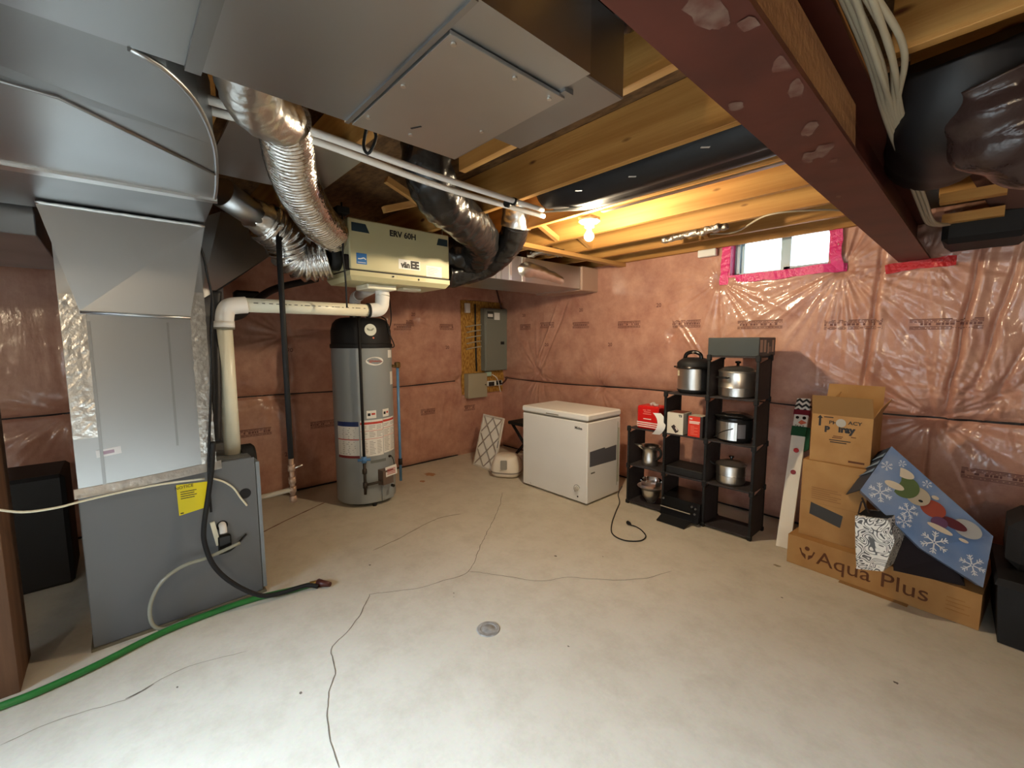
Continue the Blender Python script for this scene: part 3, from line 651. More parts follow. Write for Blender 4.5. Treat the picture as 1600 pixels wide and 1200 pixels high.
b = MB(); zt = EZ1-EZ0; b.hexa([fe(.02, zt-.085), fe(.14, zt-.085), fe(.115, zt-.03), fe(.02, zt-.03)], [fe(.02, zt-.085, .001), fe(.14, zt-.085, .001), fe(.115, zt-.03, .001), fe(.02, zt-.03, .001)])
b.hexa([fe(.66, zt-.085), fe(.755, zt-.085), fe(.755, zt-.035), fe(.675, zt-.035)], [fe(.66, zt-.085, .001), fe(.755, zt-.085, .001), fe(.755, zt-.035, .001), fe(.675, zt-.035, .001)]); b.build('corner_decals', TEAL, er)
text('ERV 60H', .055, INK, er, fe(.385, zt-.06, .001), (0, 1, 0), (0, 0, 1), bold=.0015)
lg = decal(MB(), fe, .345, .515, .105, .172).build('logo_plate', PAPER, er)
text('vän', .058, INK, lg, fe(.398, .134, .0015), (0, 1, 0), (0, 0, 1), bold=.0022, subpart=True, sx=.85)
text('EE', .070, INK, lg, fe(.471, .138, .0015), (0, 1, 0), (0, 0, 1), bold=.004, subpart=True, sx=.95)
b = MB()
for dx, dw in ((-.043, .082), (.041, .072)): decal(b, fe, .42+dx-.5*.0, .42+dx, .1, .1)
BLUE = mat('energy_blue', rgb(38, 104, 168), .4)
es = decal(MB(), fe, .045, .115, .105, .175).build('blue_decal', BLUE, er)
b = MB(); b.tube(resample([fe(.055, .138, .0015), fe(.075, .140, .0015), (fe(.095, .146, .0015)), fe(.108, .137, .0015)], .004), .0035, 6); decal(b, fe, .052, .108, .114, .117, .0015); sub(b, 'white_mark', PAPER, es)
wl_ = decal(MB(), fe, .565, .70, .073, .152).build('white_label', PAPER, er)
b = MB()
for k in range(5): decal(b, fe, .575, .575+random.uniform(.05, .11), .085+.012*k, .0885+.012*k, .0015)
sub(b, 'fine_print', mat('pale_grey_print', rgb(176, 176, 178), .6), wl_)
b = MB(); b.tube([fe(.30, .045, 0), fe(.30, .045, .008)], .006, 10); b.tube([fe(.50, .042, 0), fe(.50, .042, .004)], .007, 10); b.build('latch_screws', BLACK, er)
decal(MB(), fe, .33, .56, .036, .056, .0008).build('pan_label', mat('pale_olive_label', rgb(196, 188, 138), .5), er)
b = MB()
for z_, x_, in ((2.20, -3.0), (2.06, -2.99)): b.tube([(x_, EY0-.07, z_), (x_, EY0, z_)], .085, 28)
for z_ in (2.21, 2.05): b.tube([(-3.0, EY1, z_), (-3.0, EY1+.06, z_)], .085, 28)
b.build('duct_collars', BLACK, er)
b = MB(); b.box(-2.835, -2.805, EY0-.03, EY0, EZ0+.06, EZ0+.16, .004); b.build('power_box', BLACKG, er)
b = MB()
for x_, y_ in ((-2.86, EY0+.01), (-2.86, EY1-.02)): b.rod((x_, y_, EZ1-.01), (x_, y_, 2.36), .004, 6)
b.build('hanging_chain', GALV2, er)
b = MB(); b.box(-3.1, -2.9, 1.30, 1.52, EZ0-.035, EZ0, .006); b.box(-3.05, -2.95, 1.60, 1.75, EZ0-.02, EZ0, .004); b.build('drain_fittings', PVC, er)
tag(MB().tube(resample([(-2.79, 1.10, 2.37), (-2.795, 1.105, 2.2), (-2.80, 1.10, 2.05), (-2.80, 1.11, 1.9), (-2.82, 1.12, 1.72)], .02), .006, 8).build('power_cord', BLACK, None, (-2.8, 1.1, 1.9)), 'black power cord hanging in front of the ventilator box end', 'cord')
tag(MB().box(-2.84, -2.76, 1.06, 1.14, 2.30, 2.34, .004).build('outlet_box', BLACK, None, (-2.8, 1.1, 2.3)), 'small dark outlet box under the ceiling above the ventilator end', 'outlet')

# ------------------------------------------------------------------ flexible ducts
def flex(path, r0, r1, pitch=.026, amp=.05, wr=.05, seed=0, step=.0065, seg=36):
    def rf(L, a, t):
        r = r0+(r1-r0)*t
        return r*(1+amp*math.sin(2*PI*L/pitch+a)+wr*noise.noise((math.cos(a)*2.5+seed, math.sin(a)*2.5, L*22)))
    return MB().tube(path, r0, seg, step, rf)
f1 = thing('foil_flex_duct', 'silver corrugated foil duct curving from the trunk down to the ventilator', 'duct', (-2.0, .5, 2.2))
p1 = [at(402, 165, 'x', -1.50), at(440, 182, 'x', -1.60), at(448, 215, 'x', -1.75), at(455, 260, 'x', -2.0), at(472, 305, 'x', -2.3), at(497, 345, 'x', -2.65), at(521, 368, 'x', -2.95), Vector((-3.0, 1.10, 2.20))]
for p in p1: p.z = min(p.z, 2.31)
flex(p1[1:], .082, .112, seed=1, amp=.075, wr=.035, pitch=.032).build('corrugated_hose', FOIL, f1)
b = MB(); b.tube(resample([Vector((-1.20, .27, 2.19)), Vector((-1.36, .30, 2.19)), p1[0], p1[1]+Vector((.0, .0, -.01))], .01), .08, 28, rfun=lambda L, a, t: .074+.006*t+.006*noise.noise((math.cos(a)*4, math.sin(a)*4, L*30))); b.build('foil_wrap', FOILT, f1)
f2 = thing('foil_flex_duct', 'shorter silver corrugated duct joining a round metal pipe to the ventilator', 'duct', (-2.9, .75, 2.2))
p2 = [at(410, 345, 'x', -2.95), at(440, 368, 'x', -3.0), at(455, 398, 'x', -3.05), at(478, 410, 'x', -3.05), Vector((-2.99, 1.08, 2.05))]
flex(p2, .115, .12, seed=5, amp=.09, wr=.03, pitch=.034).build('corrugated_hose', FOIL, f2)
b = MB(); b.tube([at(345, 300, 'x', -2.75), at(408, 343, 'x', -2.93)], .075, 28); b.build('metal_pipe', GALV, f2)
b = MB(); b.tube(resample([at(392, 332, 'x', -2.9), at(425, 352, 'x', -2.96)], .01), .1, 28, rfun=lambda L, a, t: .085+.025*t+.012*noise.noise((math.cos(a)*4, math.sin(a)*4, L*30))); b.build('foil_wrap', FOILT, f2)
f3 = thing('insulated_flex_duct', 'fat shiny black insulated duct bending from the joists to the ventilator', 'duct', (-2.5, 1.7, 2.3))
p3 = [at(668, 225, 'x', -1.93), at(668, 262, 'x', -1.96), at(688, 310, 'x', -2.05), at(728, 346, 'x', -2.25), at(752, 374, 'x', -2.55), at(742, 402, 'x', -2.85), Vector((-3.0, 1.99, 2.21))]
flex(p3, .125, .125, pitch=.11, amp=.015, wr=.10, seed=9, step=.012).build('sheathing', BLKPOLY, f3)
f4 = thing('insulated_flex_duct', 'second black insulated duct with silver-taped mouth beside the ventilator', 'duct', (-2.6, 2.1, 2.2))
p4 = [at(808, 345, 'x', -2.35), at(800, 372, 'x', -2.5), at(780, 398, 'x', -2.7), at(752, 416, 'x', -2.9), Vector((-3.02, 2.05, 2.05)), Vector((-3.0, 1.96, 2.05))]
flex(p4, .10, .115, pitch=.13, amp=.015, wr=.08, seed=13, step=.012).build('sheathing', BLKPOLY, f4)
b = MB(); b.tube(resample([at(812, 318, 'x', -2.32), at(806, 355, 'x', -2.38)], .01), .1, 28, rfun=lambda L, a, t: .112+.008*noise.noise((math.cos(a)*4, math.sin(a)*4, L*30)), caps=False); b.build('silver_tape', FOILT, f4)
f5 = thing('insulated_duct_run', 'long flat black sheathed duct run filling the joist bay before the bulb', 'duct', (-1.3, 2.0, 2.3))
b = MB(); b.tube(resample([(-1.78, 1.97, 2.40), (-1.5, 1.97, 2.365), (-.9, 1.97, 2.37), (-.47, 1.97, 2.38)], .02), .17, 28, rfun=lambda L, a, t: (.12+.05*abs(math.sin(a)))*(1+.02*noise.noise((L*5, a, 3)))); b.build('sheathing', BLKPOLY2, f5)
b = MB(); b.tube(resample([(-1.76, 2.05, 2.29), (-1.5, 2.05, 2.262), (-.9, 2.05, 2.268), (-.47, 2.05, 2.278)], .02), .006, 6); b.build('silver_edge', FOILT, f5)
b = MB()
for u, v in ((988, 276), (1102, 230), (904, 298)):
    c = at(u, v, 'z', 2.247); b.bar(c+Vector((-.012, -.012, 0)), c+Vector((.012, .012, 0)), .012, .002)
b.build('staple_marks', mat('pale_staple', rgb(160, 160, 158), .5), f5)
f6 = MB().tube(resample([(-1.3, 1.03, 2.44), (-.9, 1.03, 2.42), (-.47, 1.03, 2.44)], .012), .1, 28, rfun=lambda L, a, t: .11+.006*math.sin(L*120)+.006*noise.noise((L*14, math.cos(a)*2, math.sin(a)*2)))
tag(f6.build('insulated_flex_duct', BLKPOLY, None, (-.9, 1.03, 2.44)), 'black duct in the dark joist bay between trunk duct and steel beam', 'duct')
# right of the beam
f7 = thing('insulated_flex_duct', 'huge black insulated duct in the dark top right corner behind the beam', 'duct', (.1, 2.0, 2.3))
b = MB(); b.tube(resample([at(1500, 75, 'y', 2.02), at(1498, 145, 'y', 2.1), at(1480, 200, 'y', 2.4), at(1462, 228, 'y', 2.7)], .015), .2, 30, rfun=lambda L, a, t: .185*(1+.05*noise.noise((math.cos(a)*1.5, math.sin(a)*1.5, L*6)))); b.build('sheathing', BLKPOLY2, f7)
b = MB(); b.tube(resample([at(1545, 120, 'y', 2.0), at(1560, 180, 'y', 2.05), at(1600, 215, 'y', 2.1), at(1690, 235, 'y', 2.2)], .008), .12, 30, rfun=lambda L, a, t: .125*(1+.06*math.sin(L*60+a)+.10*noise.noise((math.cos(a)*2, math.sin(a)*2, L*16)))); b.build('dark_sleeve', mat('wrinkled_dark_film', rgb(58, 44, 42), .22, 0, bump=.3, bscale=20), f7)
tag(MB().box(-.22, .12, 3.6, 3.98, 2.05, 2.22, .03).build('dark_wrap', BLACK, None, (-.05, 3.8, 2.05)), 'dark wrapped bundle tucked on the wall right of the beam end', 'wrap')
tag(MB().hexa([at(1508, 265, 'y', 3.4), at(1600, 230, 'y', 3.2), at(1640, 345, 'y', 3.7), at(1560, 345, 'y', 3.7)], [p+Vector((0, .05, .06)) for p in [at(1508, 265, 'y', 3.4), at(1600, 230, 'y', 3.2), at(1640, 345, 'y', 3.7), at(1560, 345, 'y', 3.7)]]).build('ceiling_panel', mat('dim_brown_board', rgb(96, 66, 58), .6), None, (.3, 3.4, 2.3)), 'dim brown panel hanging under the ceiling at the right edge', 'panel')
for (z_, y_, lab) in ((2.22, 3.3, 'upper'), (2.16, 3.55, 'lower')):
    tag(MB().box(-.22, .02, y_, y_+.06, z_, z_+.05).build('blocking', WOOD, None, (-.1, y_, z_)), lab+' short wooden block between the beam and the black duct', 'block')
# cable bundle draped along the beam
CABLE = mat('cream_cable', rgb(176, 164, 140), .5)
cb = thing('cable_bundle', 'bundle of cream electrical cables drooping along the right of the beam', 'cable', (-.2, 1.6, 2.25))
for k in range(7):
    o_ = .012*k; P = [Vector((-.282+o_*.4, -1.5, 2.30)), Vector((-.280+o_*.6, .6, 2.285-.004*k)), Vector((-.272+o_*.7, 1.1, 2.262-.004*k)), Vector((-.262+o_*(.7+.25*(k % 3)), 1.5, 2.235-.012*(k % 4))), Vector((-.272+o_*.5, 1.9, 2.215+.003*k)), Vector((-.272+o_*.4, 2.4, 2.19+.006*(k % 3))), Vector((-.27+o_*.4, 2.9, 2.16+.008*(k % 3))), Vector((-.262+o_*.4, 3.3, 2.13+.006*(k % 2))), Vector((-.22+o_*.5, 3.5, 2.14))]
    MB().tube(P, .0075, 8, .03).build('cable', CABLE, cb)
# conduits
cn = [(((300, 148), (480, 203), (700, 281), (848, 328)), 'upper long white plastic conduit crossing under the joists'), (((300, 165), (480, 216), (690, 292), (850, 338)), 'lower long white plastic conduit crossing under the joists')]
for i, (px, lab) in enumerate(cn):
    A, B = at(*px[0], 'z', 2.21-.0*i), at(*px[-1], 'z', 2.235)
    M1 = at(*px[1], 'z', 2.215); M2 = at(*px[2], 'z', 2.225)
    A0 = A+(A-M1)*.6
    tag(MB().tube(resample([A0, A, M1, M2, B], .05), .0135, 12).build('conduit', PVCW, None, A), lab, 'pipe', 'white conduits')
b = MB(); c = at(576, 226, 'z', 2.215); b.tube(resample([c+Vector((0, 0, .08)), c+Vector((.02, .02, .03)), c+Vector((0, 0, -.03)), c+Vector((-.02, -.01, 0)), c+Vector((0, 0, .08))], .01), .006, 6)
tag(b.build('pipe_strap', BLACK, None, c), 'black strap holding the two white conduits near the pan', 'strap')
for (u, v, z_, lab) in ((803, 315, 2.23, 'black clip on the upper conduit near its end'), (793, 318, 2.23, 'black clip on the lower conduit near its end')):
    c = at(u, v, 'z', z_); d = (at(850, 330, 'z', 2.235)-at(700, 281, 'z', 2.225)).normalized()
    tag(MB().tube([c-d*.012, c+d*.012], .02, 14).build('pipe_clip', BLACK, None, c), lab, 'clip')
b = MB(); b.tube(resample([at(850, 331, 'z', 2.235), at(880, 328, 'z', 2.24), at(930, 316, 'z', 2.25), at(985, 298, 'z', 2.27), at(1060, 276, 'z', 2.28)], .02), .006, 8)
tag(b.build('cable', CABLE, None, (-1.7, 2.1, 2.25)), 'pale cable leaving the white conduits toward the steel beam', 'cable')
b = MB(); b.tube(resample([at(1110, 366, 'z', 2.285), at(1150, 362, 'z', 2.28), at(1200, 336, 'z', 2.29), at(1280, 328, 'z', 2.29), at(1330, 330, 'z', 2.29)], .02), .006, 8)
tag(b.build('cable', CABLE, None, (-1.2, 3.2, 2.29)), 'thin cable stapled along the joists above the window', 'cable')
b = MB()
for i, (u, v) in enumerate(((1045, 375), (1062, 370), (1080, 366), (1098, 363), (1112, 358), (1125, 357))):
    c = at(u, v, 'z', 2.275); b.tube(resample([c+Vector((-.05, 0, .004)), c, c+Vector((.05, .0, .01))], .01), .03, 10, rfun=lambda L, a, t, i=i: .022+.012*noise.noise((L*30, a, i)))
tag(b.build('foil_scrap', mat('dull_foil', (.35, .31, .27, 1), .35, .8, bump=.5, bscale=50), None, (-1.6, 3.3, 2.27)), 'crumpled dark foil scrap wedged between joists left of the window', 'scrap')
# sheet-metal duct in the back corner
ck = thing('corner_duct', 'bright sheet-metal duct along the left wall ending in the back corner', 'duct', (-3.2, 3, 2.05))
b = MB(); b.box(-3.6, -2.95, 1.95, 3.68, 2.045, 2.275, .003); b.build('duct_body', GALV, ck)
b = MB(); b.box(-3.62, -2.93, 3.68, 3.97, 2.03, 2.285, .01); b.build('end_cap', mat('primed_end_cap', rgb(176, 146, 128), .5), ck)
b = MB(); b.tube(resample([(-3.06, 2.80, 2.165), (-3.0, 2.86, 2.165), (-2.985, 3.0, 2.165), (-2.98, 3.2, 2.14), (-2.97, 3.36, 2.11), (-3.02, 3.44, 2.10)], .012), .08, 24, rfun=lambda L, a, t: (.095-.055*t)*(1+.12*noise.noise((math.cos(a)*3, math.sin(a)*3, L*16)))); b.build('foil_wrapped_tap', FOILT, ck)
b = MB(); b.box(-2.949, -2.944, 2.66, 2.69, 2.05, 2.27); b.box(-2.949, -2.944, 2.82, 2.86, 2.05, 2.27); b.build('foil_tape', FOILT, ck)
b = MB(); b.box(-2.949, -2.943, 2.5, 2.51, 2.05, 2.27); b.box(-2.949, -2.943, 2.56, 2.57, 2.05, 2.27); b.build('drive_slips', GALV2, ck)
b = MB(); b.tube(resample([at(825, 398, 'y', 2.9), at(850, 392, 'y', 2.95), at(880, 396, 'y', 3.1)], .01), .04, 16, rfun=lambda L, a, t: .035+.015*noise.noise((L*25, a, 3)))
tag(b.build('foil_sleeve', mat('dull_foil_b', (.5, .45, .38, 1), .35, 1, bump=.5, bscale=50), None, at(850, 392, 'y', 2.95)), 'crumpled foil sleeve above the corner duct', 'sleeve')
#NEXT2
# ------------------------------------------------------------------ vent pipe, gas pipes, hoses around the furnace
pv = thing('vent_pipe', 'white plastic vent pipe rising from the furnace and crossing to the ventilator', 'pipe', (-2.99, .47, .83))
PX = -2.99
pa, pbt = at(366, 716, 'x', PX), at(348, 505, 'x', PX)
pe0, pe1 = at(372, 480, 'x', PX), at(578, 482, 'x', PX)
yv = (pa.y+pbt.y)/2; zh = (pe0.z+pe1.z)/2
b = MB(); b.rod((PX, yv, .836), (PX, yv, zh-.09), .042, 24); b.build('vertical_pipe', PVC, pv)
el = lambda c, a, e, r: resample([Vector(c)+Vector(a)*1.0, Vector(c)+Vector(a)*.35+Vector(e)*.1, Vector(c)+Vector(a)*.1+Vector(e)*.35, Vector(c)+Vector(e)*1.0], .008)
b = MB(); b.tube(el((PX, yv, zh), (0, 0, -.12), (0, .12, 0), 0), .049, 24); b.tube([(PX, yv, zh-.135), (PX, yv, zh-.10)], .054, 24); b.build('elbow', PVCW, pv)
b = MB(); b.tube([(PX, yv, zh-.146), (PX, yv, zh-.135)], .0535, 24); b.build('joint_ring', mat('grey_cement', rgb(120, 116, 104), .6), pv)
ye = pe1.y
b = MB(); b.rod((PX, yv+.09, zh), (PX, ye, zh), .042, 24); b.build('horizontal_pipe', PVC, pv)
b = MB()
y_ = yv+.15
while y_ < ye-.05:
    l = random.uniform(.01, .035)
    b.tube([(PX+.0424*math.cos(.25), y_, zh+.0424*math.sin(.25)), (PX+.0424*math.cos(.25), y_+l, zh+.0424*math.sin(.25))], .0022, 5); y_ += l+random.uniform(.004, .03)
b.build('printed_line', INK, pv)
b = MB(); b.tube(el((PX, ye+.10, zh), (0, -.11, 0), (-.0, 0, .11), 0), .05, 24); b.build('elbow', PVCW, pv)
b = MB(); b.tube(el((PX, ye+.10, zh+.19), (0, 0, -.085), (-.12, -.0, 0), 0), .05, 24); b.build('elbow', PVCW, pv)
b = MB(); b.tube([(PX, ye-.02, zh), (PX, ye-.008, zh)], .053, 24); b.build('joint_ring', BLACK, pv)
b = MB(); b.rod((PX-.10, ye+.10, zh+.19), (-3.82, 1.628, zh+.19), .042, 20); b.build('back_pipe', PVCW, pv)
b = MB(); b.tube(el((-3.917, 1.628, zh+.19), (.10, 0, 0), (0, 0, -.12), 0), .05, 24); b.build('elbow', PVCW, pv)
hx, hy = -3.917, 1.678
# water heater
wh = thing('water_heater', 'tall grey cylindrical water heater with black dome cap and warning labels', 'heater', (hx, hy, 0))
HR = .268
ANG0 = math.atan2(-hy, -hx)                     # direction from the heater to the camera
b = MB(); b.lathe([(0, .03), (HR-.01, .03), (HR, .04), (HR, 1.445), (0, 1.445)], (hx, hy, 0), 64); b.build('tank', HGREY, wh)
b = MB(); b.lathe([(0, .0), (.2, .0), (.21, .03), (0, .03)], (hx, hy, 0), 32); b.build('base_ring', BLACK, wh)
b = MB(); b.lathe([(HR+.006, 1.44), (HR+.008, 1.455), (HR+.008, 1.475), (HR-.002, 1.48), (HR-.004, 1.60), (HR-.02, 1.66), (HR-.05, 1.695), (HR-.09, 1.712), (0, 1.715)], (hx, hy, 0), 48); b.build('dome_cap', BLACK, wh)
b = MB(); b.lathe([(.05, 1.71), (.05, 1.75), (.042, 1.75), (.042, 1.71)], (hx, hy-.05, 0), 20); b.build('vent_collar', BLACKG, wh)
def patch(b, a0, a1, z0, z1, r=HR+.0015, th=.0012, n=8, edge=0):
    """curved label; angles in degrees, measured to the right as seen from the room"""
    P = []
    for i in range(n+1):
        a = ANG0+math.radians(a0+(a1-a0)*i/n)
        for rr in (r, r+th):
            for z in (z0, z1): P.append((hx+rr*math.cos(a), hy+rr*math.sin(a), z))
    F = []
    for i in range(n):
        k = 4*i; F += [(k+2+0, k+3, k+7, k+6), (k, k+4, k+5, k+1), (k, k+2, k+6, k+4), (k+1, k+5, k+7, k+3)]
    F += [(0, 1, 3, 2), (4*n, 4*n+2, 4*n+3, 4*n+1)]
    return b.add(P, F)
REDI = mat('label_red', rgb(196, 62, 48), .5); NAVY = mat('label_navy', rgb(34, 52, 104), .5); DRED = mat('label_dark_red', rgb(122, 40, 44), .5)
FINE = mat('fine_grey_print', rgb(160, 156, 152), .6)
def printed_label(name, a0, a1, z0, z1, bands, rows, cols=1, m=PAPER):
    o = patch(MB(), a0, a1, z0, z1).build(name, m, wh)
    for (c0, c1, mm, nm) in bands: sub(patch(MB(), a0, a1, z0+(z1-z0)*c0, z0+(z1-z0)*c1, HR+.0027, .0004), nm, mm, o)
    b = MB(); n = 0
    for k in range(rows):
        z = z0+(z1-z0)*(.06+.86*k/rows)
        if any(z0+(z1-z0)*c0-.012 < z < z0+(z1-z0)*c1+.006 for c0, c1, _, _ in bands): continue
        for c in range(cols):
            s0 = a0+(a1-a0)*(c+.1)/cols; s1 = a0+(a1-a0)*(c+random.uniform(.5, .92))/cols
            patch(b, s0, s1, z, z+.005, HR+.0027, .0004, 3)
    if b.v: sub(b, 'fine_print', FINE, o)
    return o
printed_label('instruction_label', -58, -11, .46, .79, [(.87, 1, NAVY, 'blue_band'), (.50, .525, REDI, 'red_line'), (0, .07, DRED, 'red_band')], 16)
printed_label('warning_label', -8, 35, .47, .80, [(.885, .945, REDI, 'red_band'), (.70, .71, REDI, 'red_line'), (.48, .49, REDI, 'red_line')], 20, 3)
printed_label('warning_label', 36, 72, .48, .80, [(.90, .96, REDI, 'red_band'), (.72, .73, REDI, 'red_line'), (.49, .50, REDI, 'red_line')], 20, 2)
for a0, a1 in ((4, 22), (36, 52)):
    o = patch(MB(), a0, a1, .815, .885).build('hazard_label', PAPER, wh)
    b = MB(); patch(b, a0+2, a0+7, .838, .862, HR+.0027, .0004, 4); sub(b, 'hazard_mark', BLACK, o)
    b = MB(); patch(b, a0+9, a1-2, .845, .862, HR+.0027, .0004, 4); sub(b, 'red_print', REDI, o)
patch(MB(), 56, 72, 1.35, 1.42).build('small_label', PAPER, wh)
patch(MB(), 62, 75, 1.10, 1.22).build('small_label', PAPER, wh)
patch(MB(), 8, 40, .405, .43).build('grey_label', mat('dim_grey_label', rgb(112, 118, 116), .5), wh)
def on_heater(a_deg, z, r=HR): a = ANG0+math.radians(a_deg); return Vector((hx+r*math.cos(a), hy+r*math.sin(a), z))
def hframe(a_deg, z, r=HR):
    a = ANG0+math.radians(a_deg); n = Vector((math.cos(a), math.sin(a), 0)); x = Vector((-n.y, n.x, 0)); return on_heater(a_deg, z, r), x, n
c, x, n = hframe(24, 1.325)
b = MB(); b.add([c+n*.004+x*(.082*math.cos(t))*1+Vector((0, 0, .038*math.sin(t))) - n*(.016*math.cos(t)**2) for t in [2*PI*i/32 for i in range(32)]]+[c+n*.0015+x*(.082*math.cos(t))+Vector((0, 0, .038*math.sin(t))) - n*(.016*math.cos(t)**2) for t in [2*PI*i/32 for i in range(32)]], [tuple(range(32)), tuple(range(63, 31, -1))]+[(i, (i+1) % 32, 32+(i+1) % 32, 32+i) for i in range(32)])
ov = b.build('oval_badge', PAPER, wh)
text('@Reliance', .026, REDI, ov, c+n*.005, x, (0, 0, 1), subpart=True, sx=1.05, ext=.0004)
c, x, n = hframe(17, 1.60, HR-.006); n2 = (n+Vector((0, 0, .12))).normalized()
b = MB(); b.disc(c, .052, n2, .006, 32); rs = b.build('round_sticker', mat('pale_green_sticker', rgb(206, 210, 198), .4), wh)
b = MB(); f_ = face_frame(c+n2*.006, x, Vector((0, 0, 1))); b.hexa([f_(-.03, .0), f_(0, -.02), f_(.03, .005), f_(.03, .02), f_(0, .0), f_(-.03, .018)], [p+n2*.001 for p in (f_(-.03, .0), f_(0, -.02), f_(.03, .005), f_(.03, .02), f_(0, .0), f_(-.03, .018))]); sub(b, 'sticker_mark', mat('grey_green_mark', rgb(140, 146, 132), .5), rs)
c, x, n = hframe(22, 1.53, HR-.003); b = MB(); b.disc(c, .008, n, .006, 12); b.build('indicator_light', mat('red_indicator', rgb(220, 120, 90), .4), wh)
# gas control at the foot
c, x, n = hframe(32, .28); f_ = face_frame(c, x, (0, 0, 1))
b = MB(); b.hexa([f_(-.05, -.09, -.02), f_(.08, -.09, -.02), f_(.08, .06, -.02), f_(-.05, .06, -.02)], [f_(-.04, -.08, .06), f_(.07, -.08, .06), f_(.07, .05, .06), f_(-.04, .05, .06)]); b.build('gas_control', mat('brown_grey_metal', rgb(112, 96, 86), .5, .3), wh)
b = MB(); b.hexa([f_(-.01, -.01, .062), f_(.11, .0, .062), f_(.11, .085, .05), f_(-.01, .075, .05)], [f_(-.01, -.01, .066), f_(.11, .0, .066), f_(.11, .085, .054), f_(-.01, .075, .054)]); ct = b.build('control_tag', PAPER, wh)
b = MB()
for k in range(4): decal(b, face_frame(f_(0, 0, .068), x, (0, 0, 1)), .0, .09, .012+.015*k, .017+.015*k, .001)
sub(b, 'red_print', REDI, ct)
b = MB(); b.hexa([f_(-.02, -.24, .0), f_(.11, -.24, -.03), f_(.11, -.10, -.03), f_(-.02, -.10, .0)], [f_(-.02, -.24, .012), f_(.11, -.24, .0), f_(.11, -.10, .0), f_(-.02, -.10, .012)]); b.build('burner_door', HGREY, wh)
b = MB(); b.disc(f_(.05, -.10, .06), .014, n, .03, 12); b.build('control_knob', BLACKG, wh)
b = MB(); b.tube(resample([on_heater(52, .44, HR+.01), on_heater(56, .40, HR+.02), on_heater(57, .33, HR+.03), on_heater(50, .27, HR+.05)], .01), .004, 6); b.tube([on_heater(50, .435, HR-.005), on_heater(50, .435, HR+.012)], .012, 10); b.build('sensor_wire', BLACK, wh)
b = MB(); q = on_heater(14, .0, HR-.02); b.tube([q+Vector((0, 0, .0)), q+Vector((0, 0, .03))], .018, 10); b.build('foot', BLACK, wh)
# gas pipe down the front of the heater
gx = on_heater(-3, 0, HR+.045)
gp = thing('gas_pipe', 'thin black gas pipe running down in front of the water heater', 'pipe', (gx.x, gx.y, .3))
b = MB(); b.rod((gx.x, gx.y, .47), (gx.x, gx.y, 1.82), .0125, 12); b.build('pipe', BLACK, gp)
b = MB(); b.rod((gx.x, gx.y, .14), (gx.x, gx.y, .47), .0125, 10); b.rod((gx.x, gx.y, .33), (gx.x, gx.y, .37), .02, 10); b.rod((gx.x, gx.y, .20), (gx.x, gx.y, .25), .02, 10); b.rod((gx.x, gx.y, .225), on_heater(28, .235, HR+.05), .012, 10); b.build('fittings', mat('dark_iron', rgb(70, 62, 56), .5, .6), gp)
b = MB(); b.tube([(gx.x-.02, gx.y-.05, .455), (gx.x+.02, gx.y+.05, .455)], .013, 10); b.rod((gx.x, gx.y, .43), (gx.x, gx.y, .485), .022, 12); b.build('blue_valve', mat('blue_valve_paint', rgb(84, 132, 186), .4), gp)
# gas pipe at the wall
g2 = thing('gas_pipe', 'black vertical gas pipe dropping in front of the white vent pipe beside the furnace', 'pipe', (-2.88, .75, .5))
px_ = -2.885; py_ = at(448, 600, 'x', px_).y
zb = at(455, 765, 'x', px_).z
b = MB(); b.rod((px_, py_, zb+.20), (px_, py_, 2.29), .016, 14); b.build('pipe', BLACK, g2)
b = MB(); b.rod((px_, py_, zb-.07), (px_, py_, zb+.20), .015, 14)
for z in (zb+.14, zb+.06, zb, zb-.06): b.rod((px_, py_, z-.02), (px_, py_, z+.02), .021, 14)
b.build('fittings', mat('tarnished_metal', rgb(150, 122, 102), .45, .4), g2)
b = MB(); b.rod((px_, py_, zb+.13), (px_+.02, py_+.06, zb+.15), .005, 8); b.build('valve_lever', STEEL, g2)
hh = at(383, 771, 'x', FX)
b = MB(); b.tube(resample([(px_, py_, zb), (px_, hh.y+.06, zb-.003), (px_+.02, hh.y+.03, hh.z), (FX-.02, hh.y, hh.z)], .02), .015, 12); b.build('supply_branch', mat('dusty_grey_pipe', rgb(158, 148, 132), .5), g2)
b = MB(); b.rod(on_heater(80, 1.255, HR+.05), on_heater(80, .15, HR+.05), .013, 10)
bp_ = thing('water_pipe', 'thin blue plastic water pipe standing right of the water heater', 'pipe', on_heater(80, .1, HR+.05)); b.build('pipe', mat('blue_pex', rgb(92, 136, 178), .35), bp_)
q = on_heater(80, 1.26, HR+.05); b = MB(); b.box(q.x-.03, q.x+.03, q.y-.02, q.y+.02, q.z-.01, q.z+.045, .008); b.rod(q+Vector((0, 0, 0)), on_heater(80, 1.27, HR-.01), .014, 10); b.build('brass_valve', mat('old_brass', rgb(120, 92, 52), .4, .7), bp_)
q = on_heater(80, .34, HR+.05); b = MB(); b.rod(q+Vector((0, 0, -.03)), q+Vector((0, 0, .03)), .02, 10); b.build('coupling', BLACK, bp_)
P = [at(608, 462, 'x', -3.75), at(611, 500, 'x', -3.75), at(604, 530, 'x', -3.74), at(610, 542, 'x', -3.72), at(616, 540, 'x', -3.7), at(608, 520, 'x', -3.7), at(603, 500, 'x', -3.74), at(596, 495, 'x', -3.78)]
tag(MB().tube(resample(P, .015), .0055, 8).build('heater_cord', BLACK, None, P[3]), 'thin black cord looping from the ventilator to the water heater cap', 'cord')
P = [at(348, 492, 'x', -3.3), at(375, 492, 'x', -3.45), at(410, 462, 'x', -3.7), at(440, 448, 'x', -3.9), at(495, 436, 'x', -4.0)]
tag(MB().tube(resample(P, .015), .028, 12).build('black_hose', BLKPOLY2, None, P[1]), 'thick black hose behind the white vent pipe', 'hose')
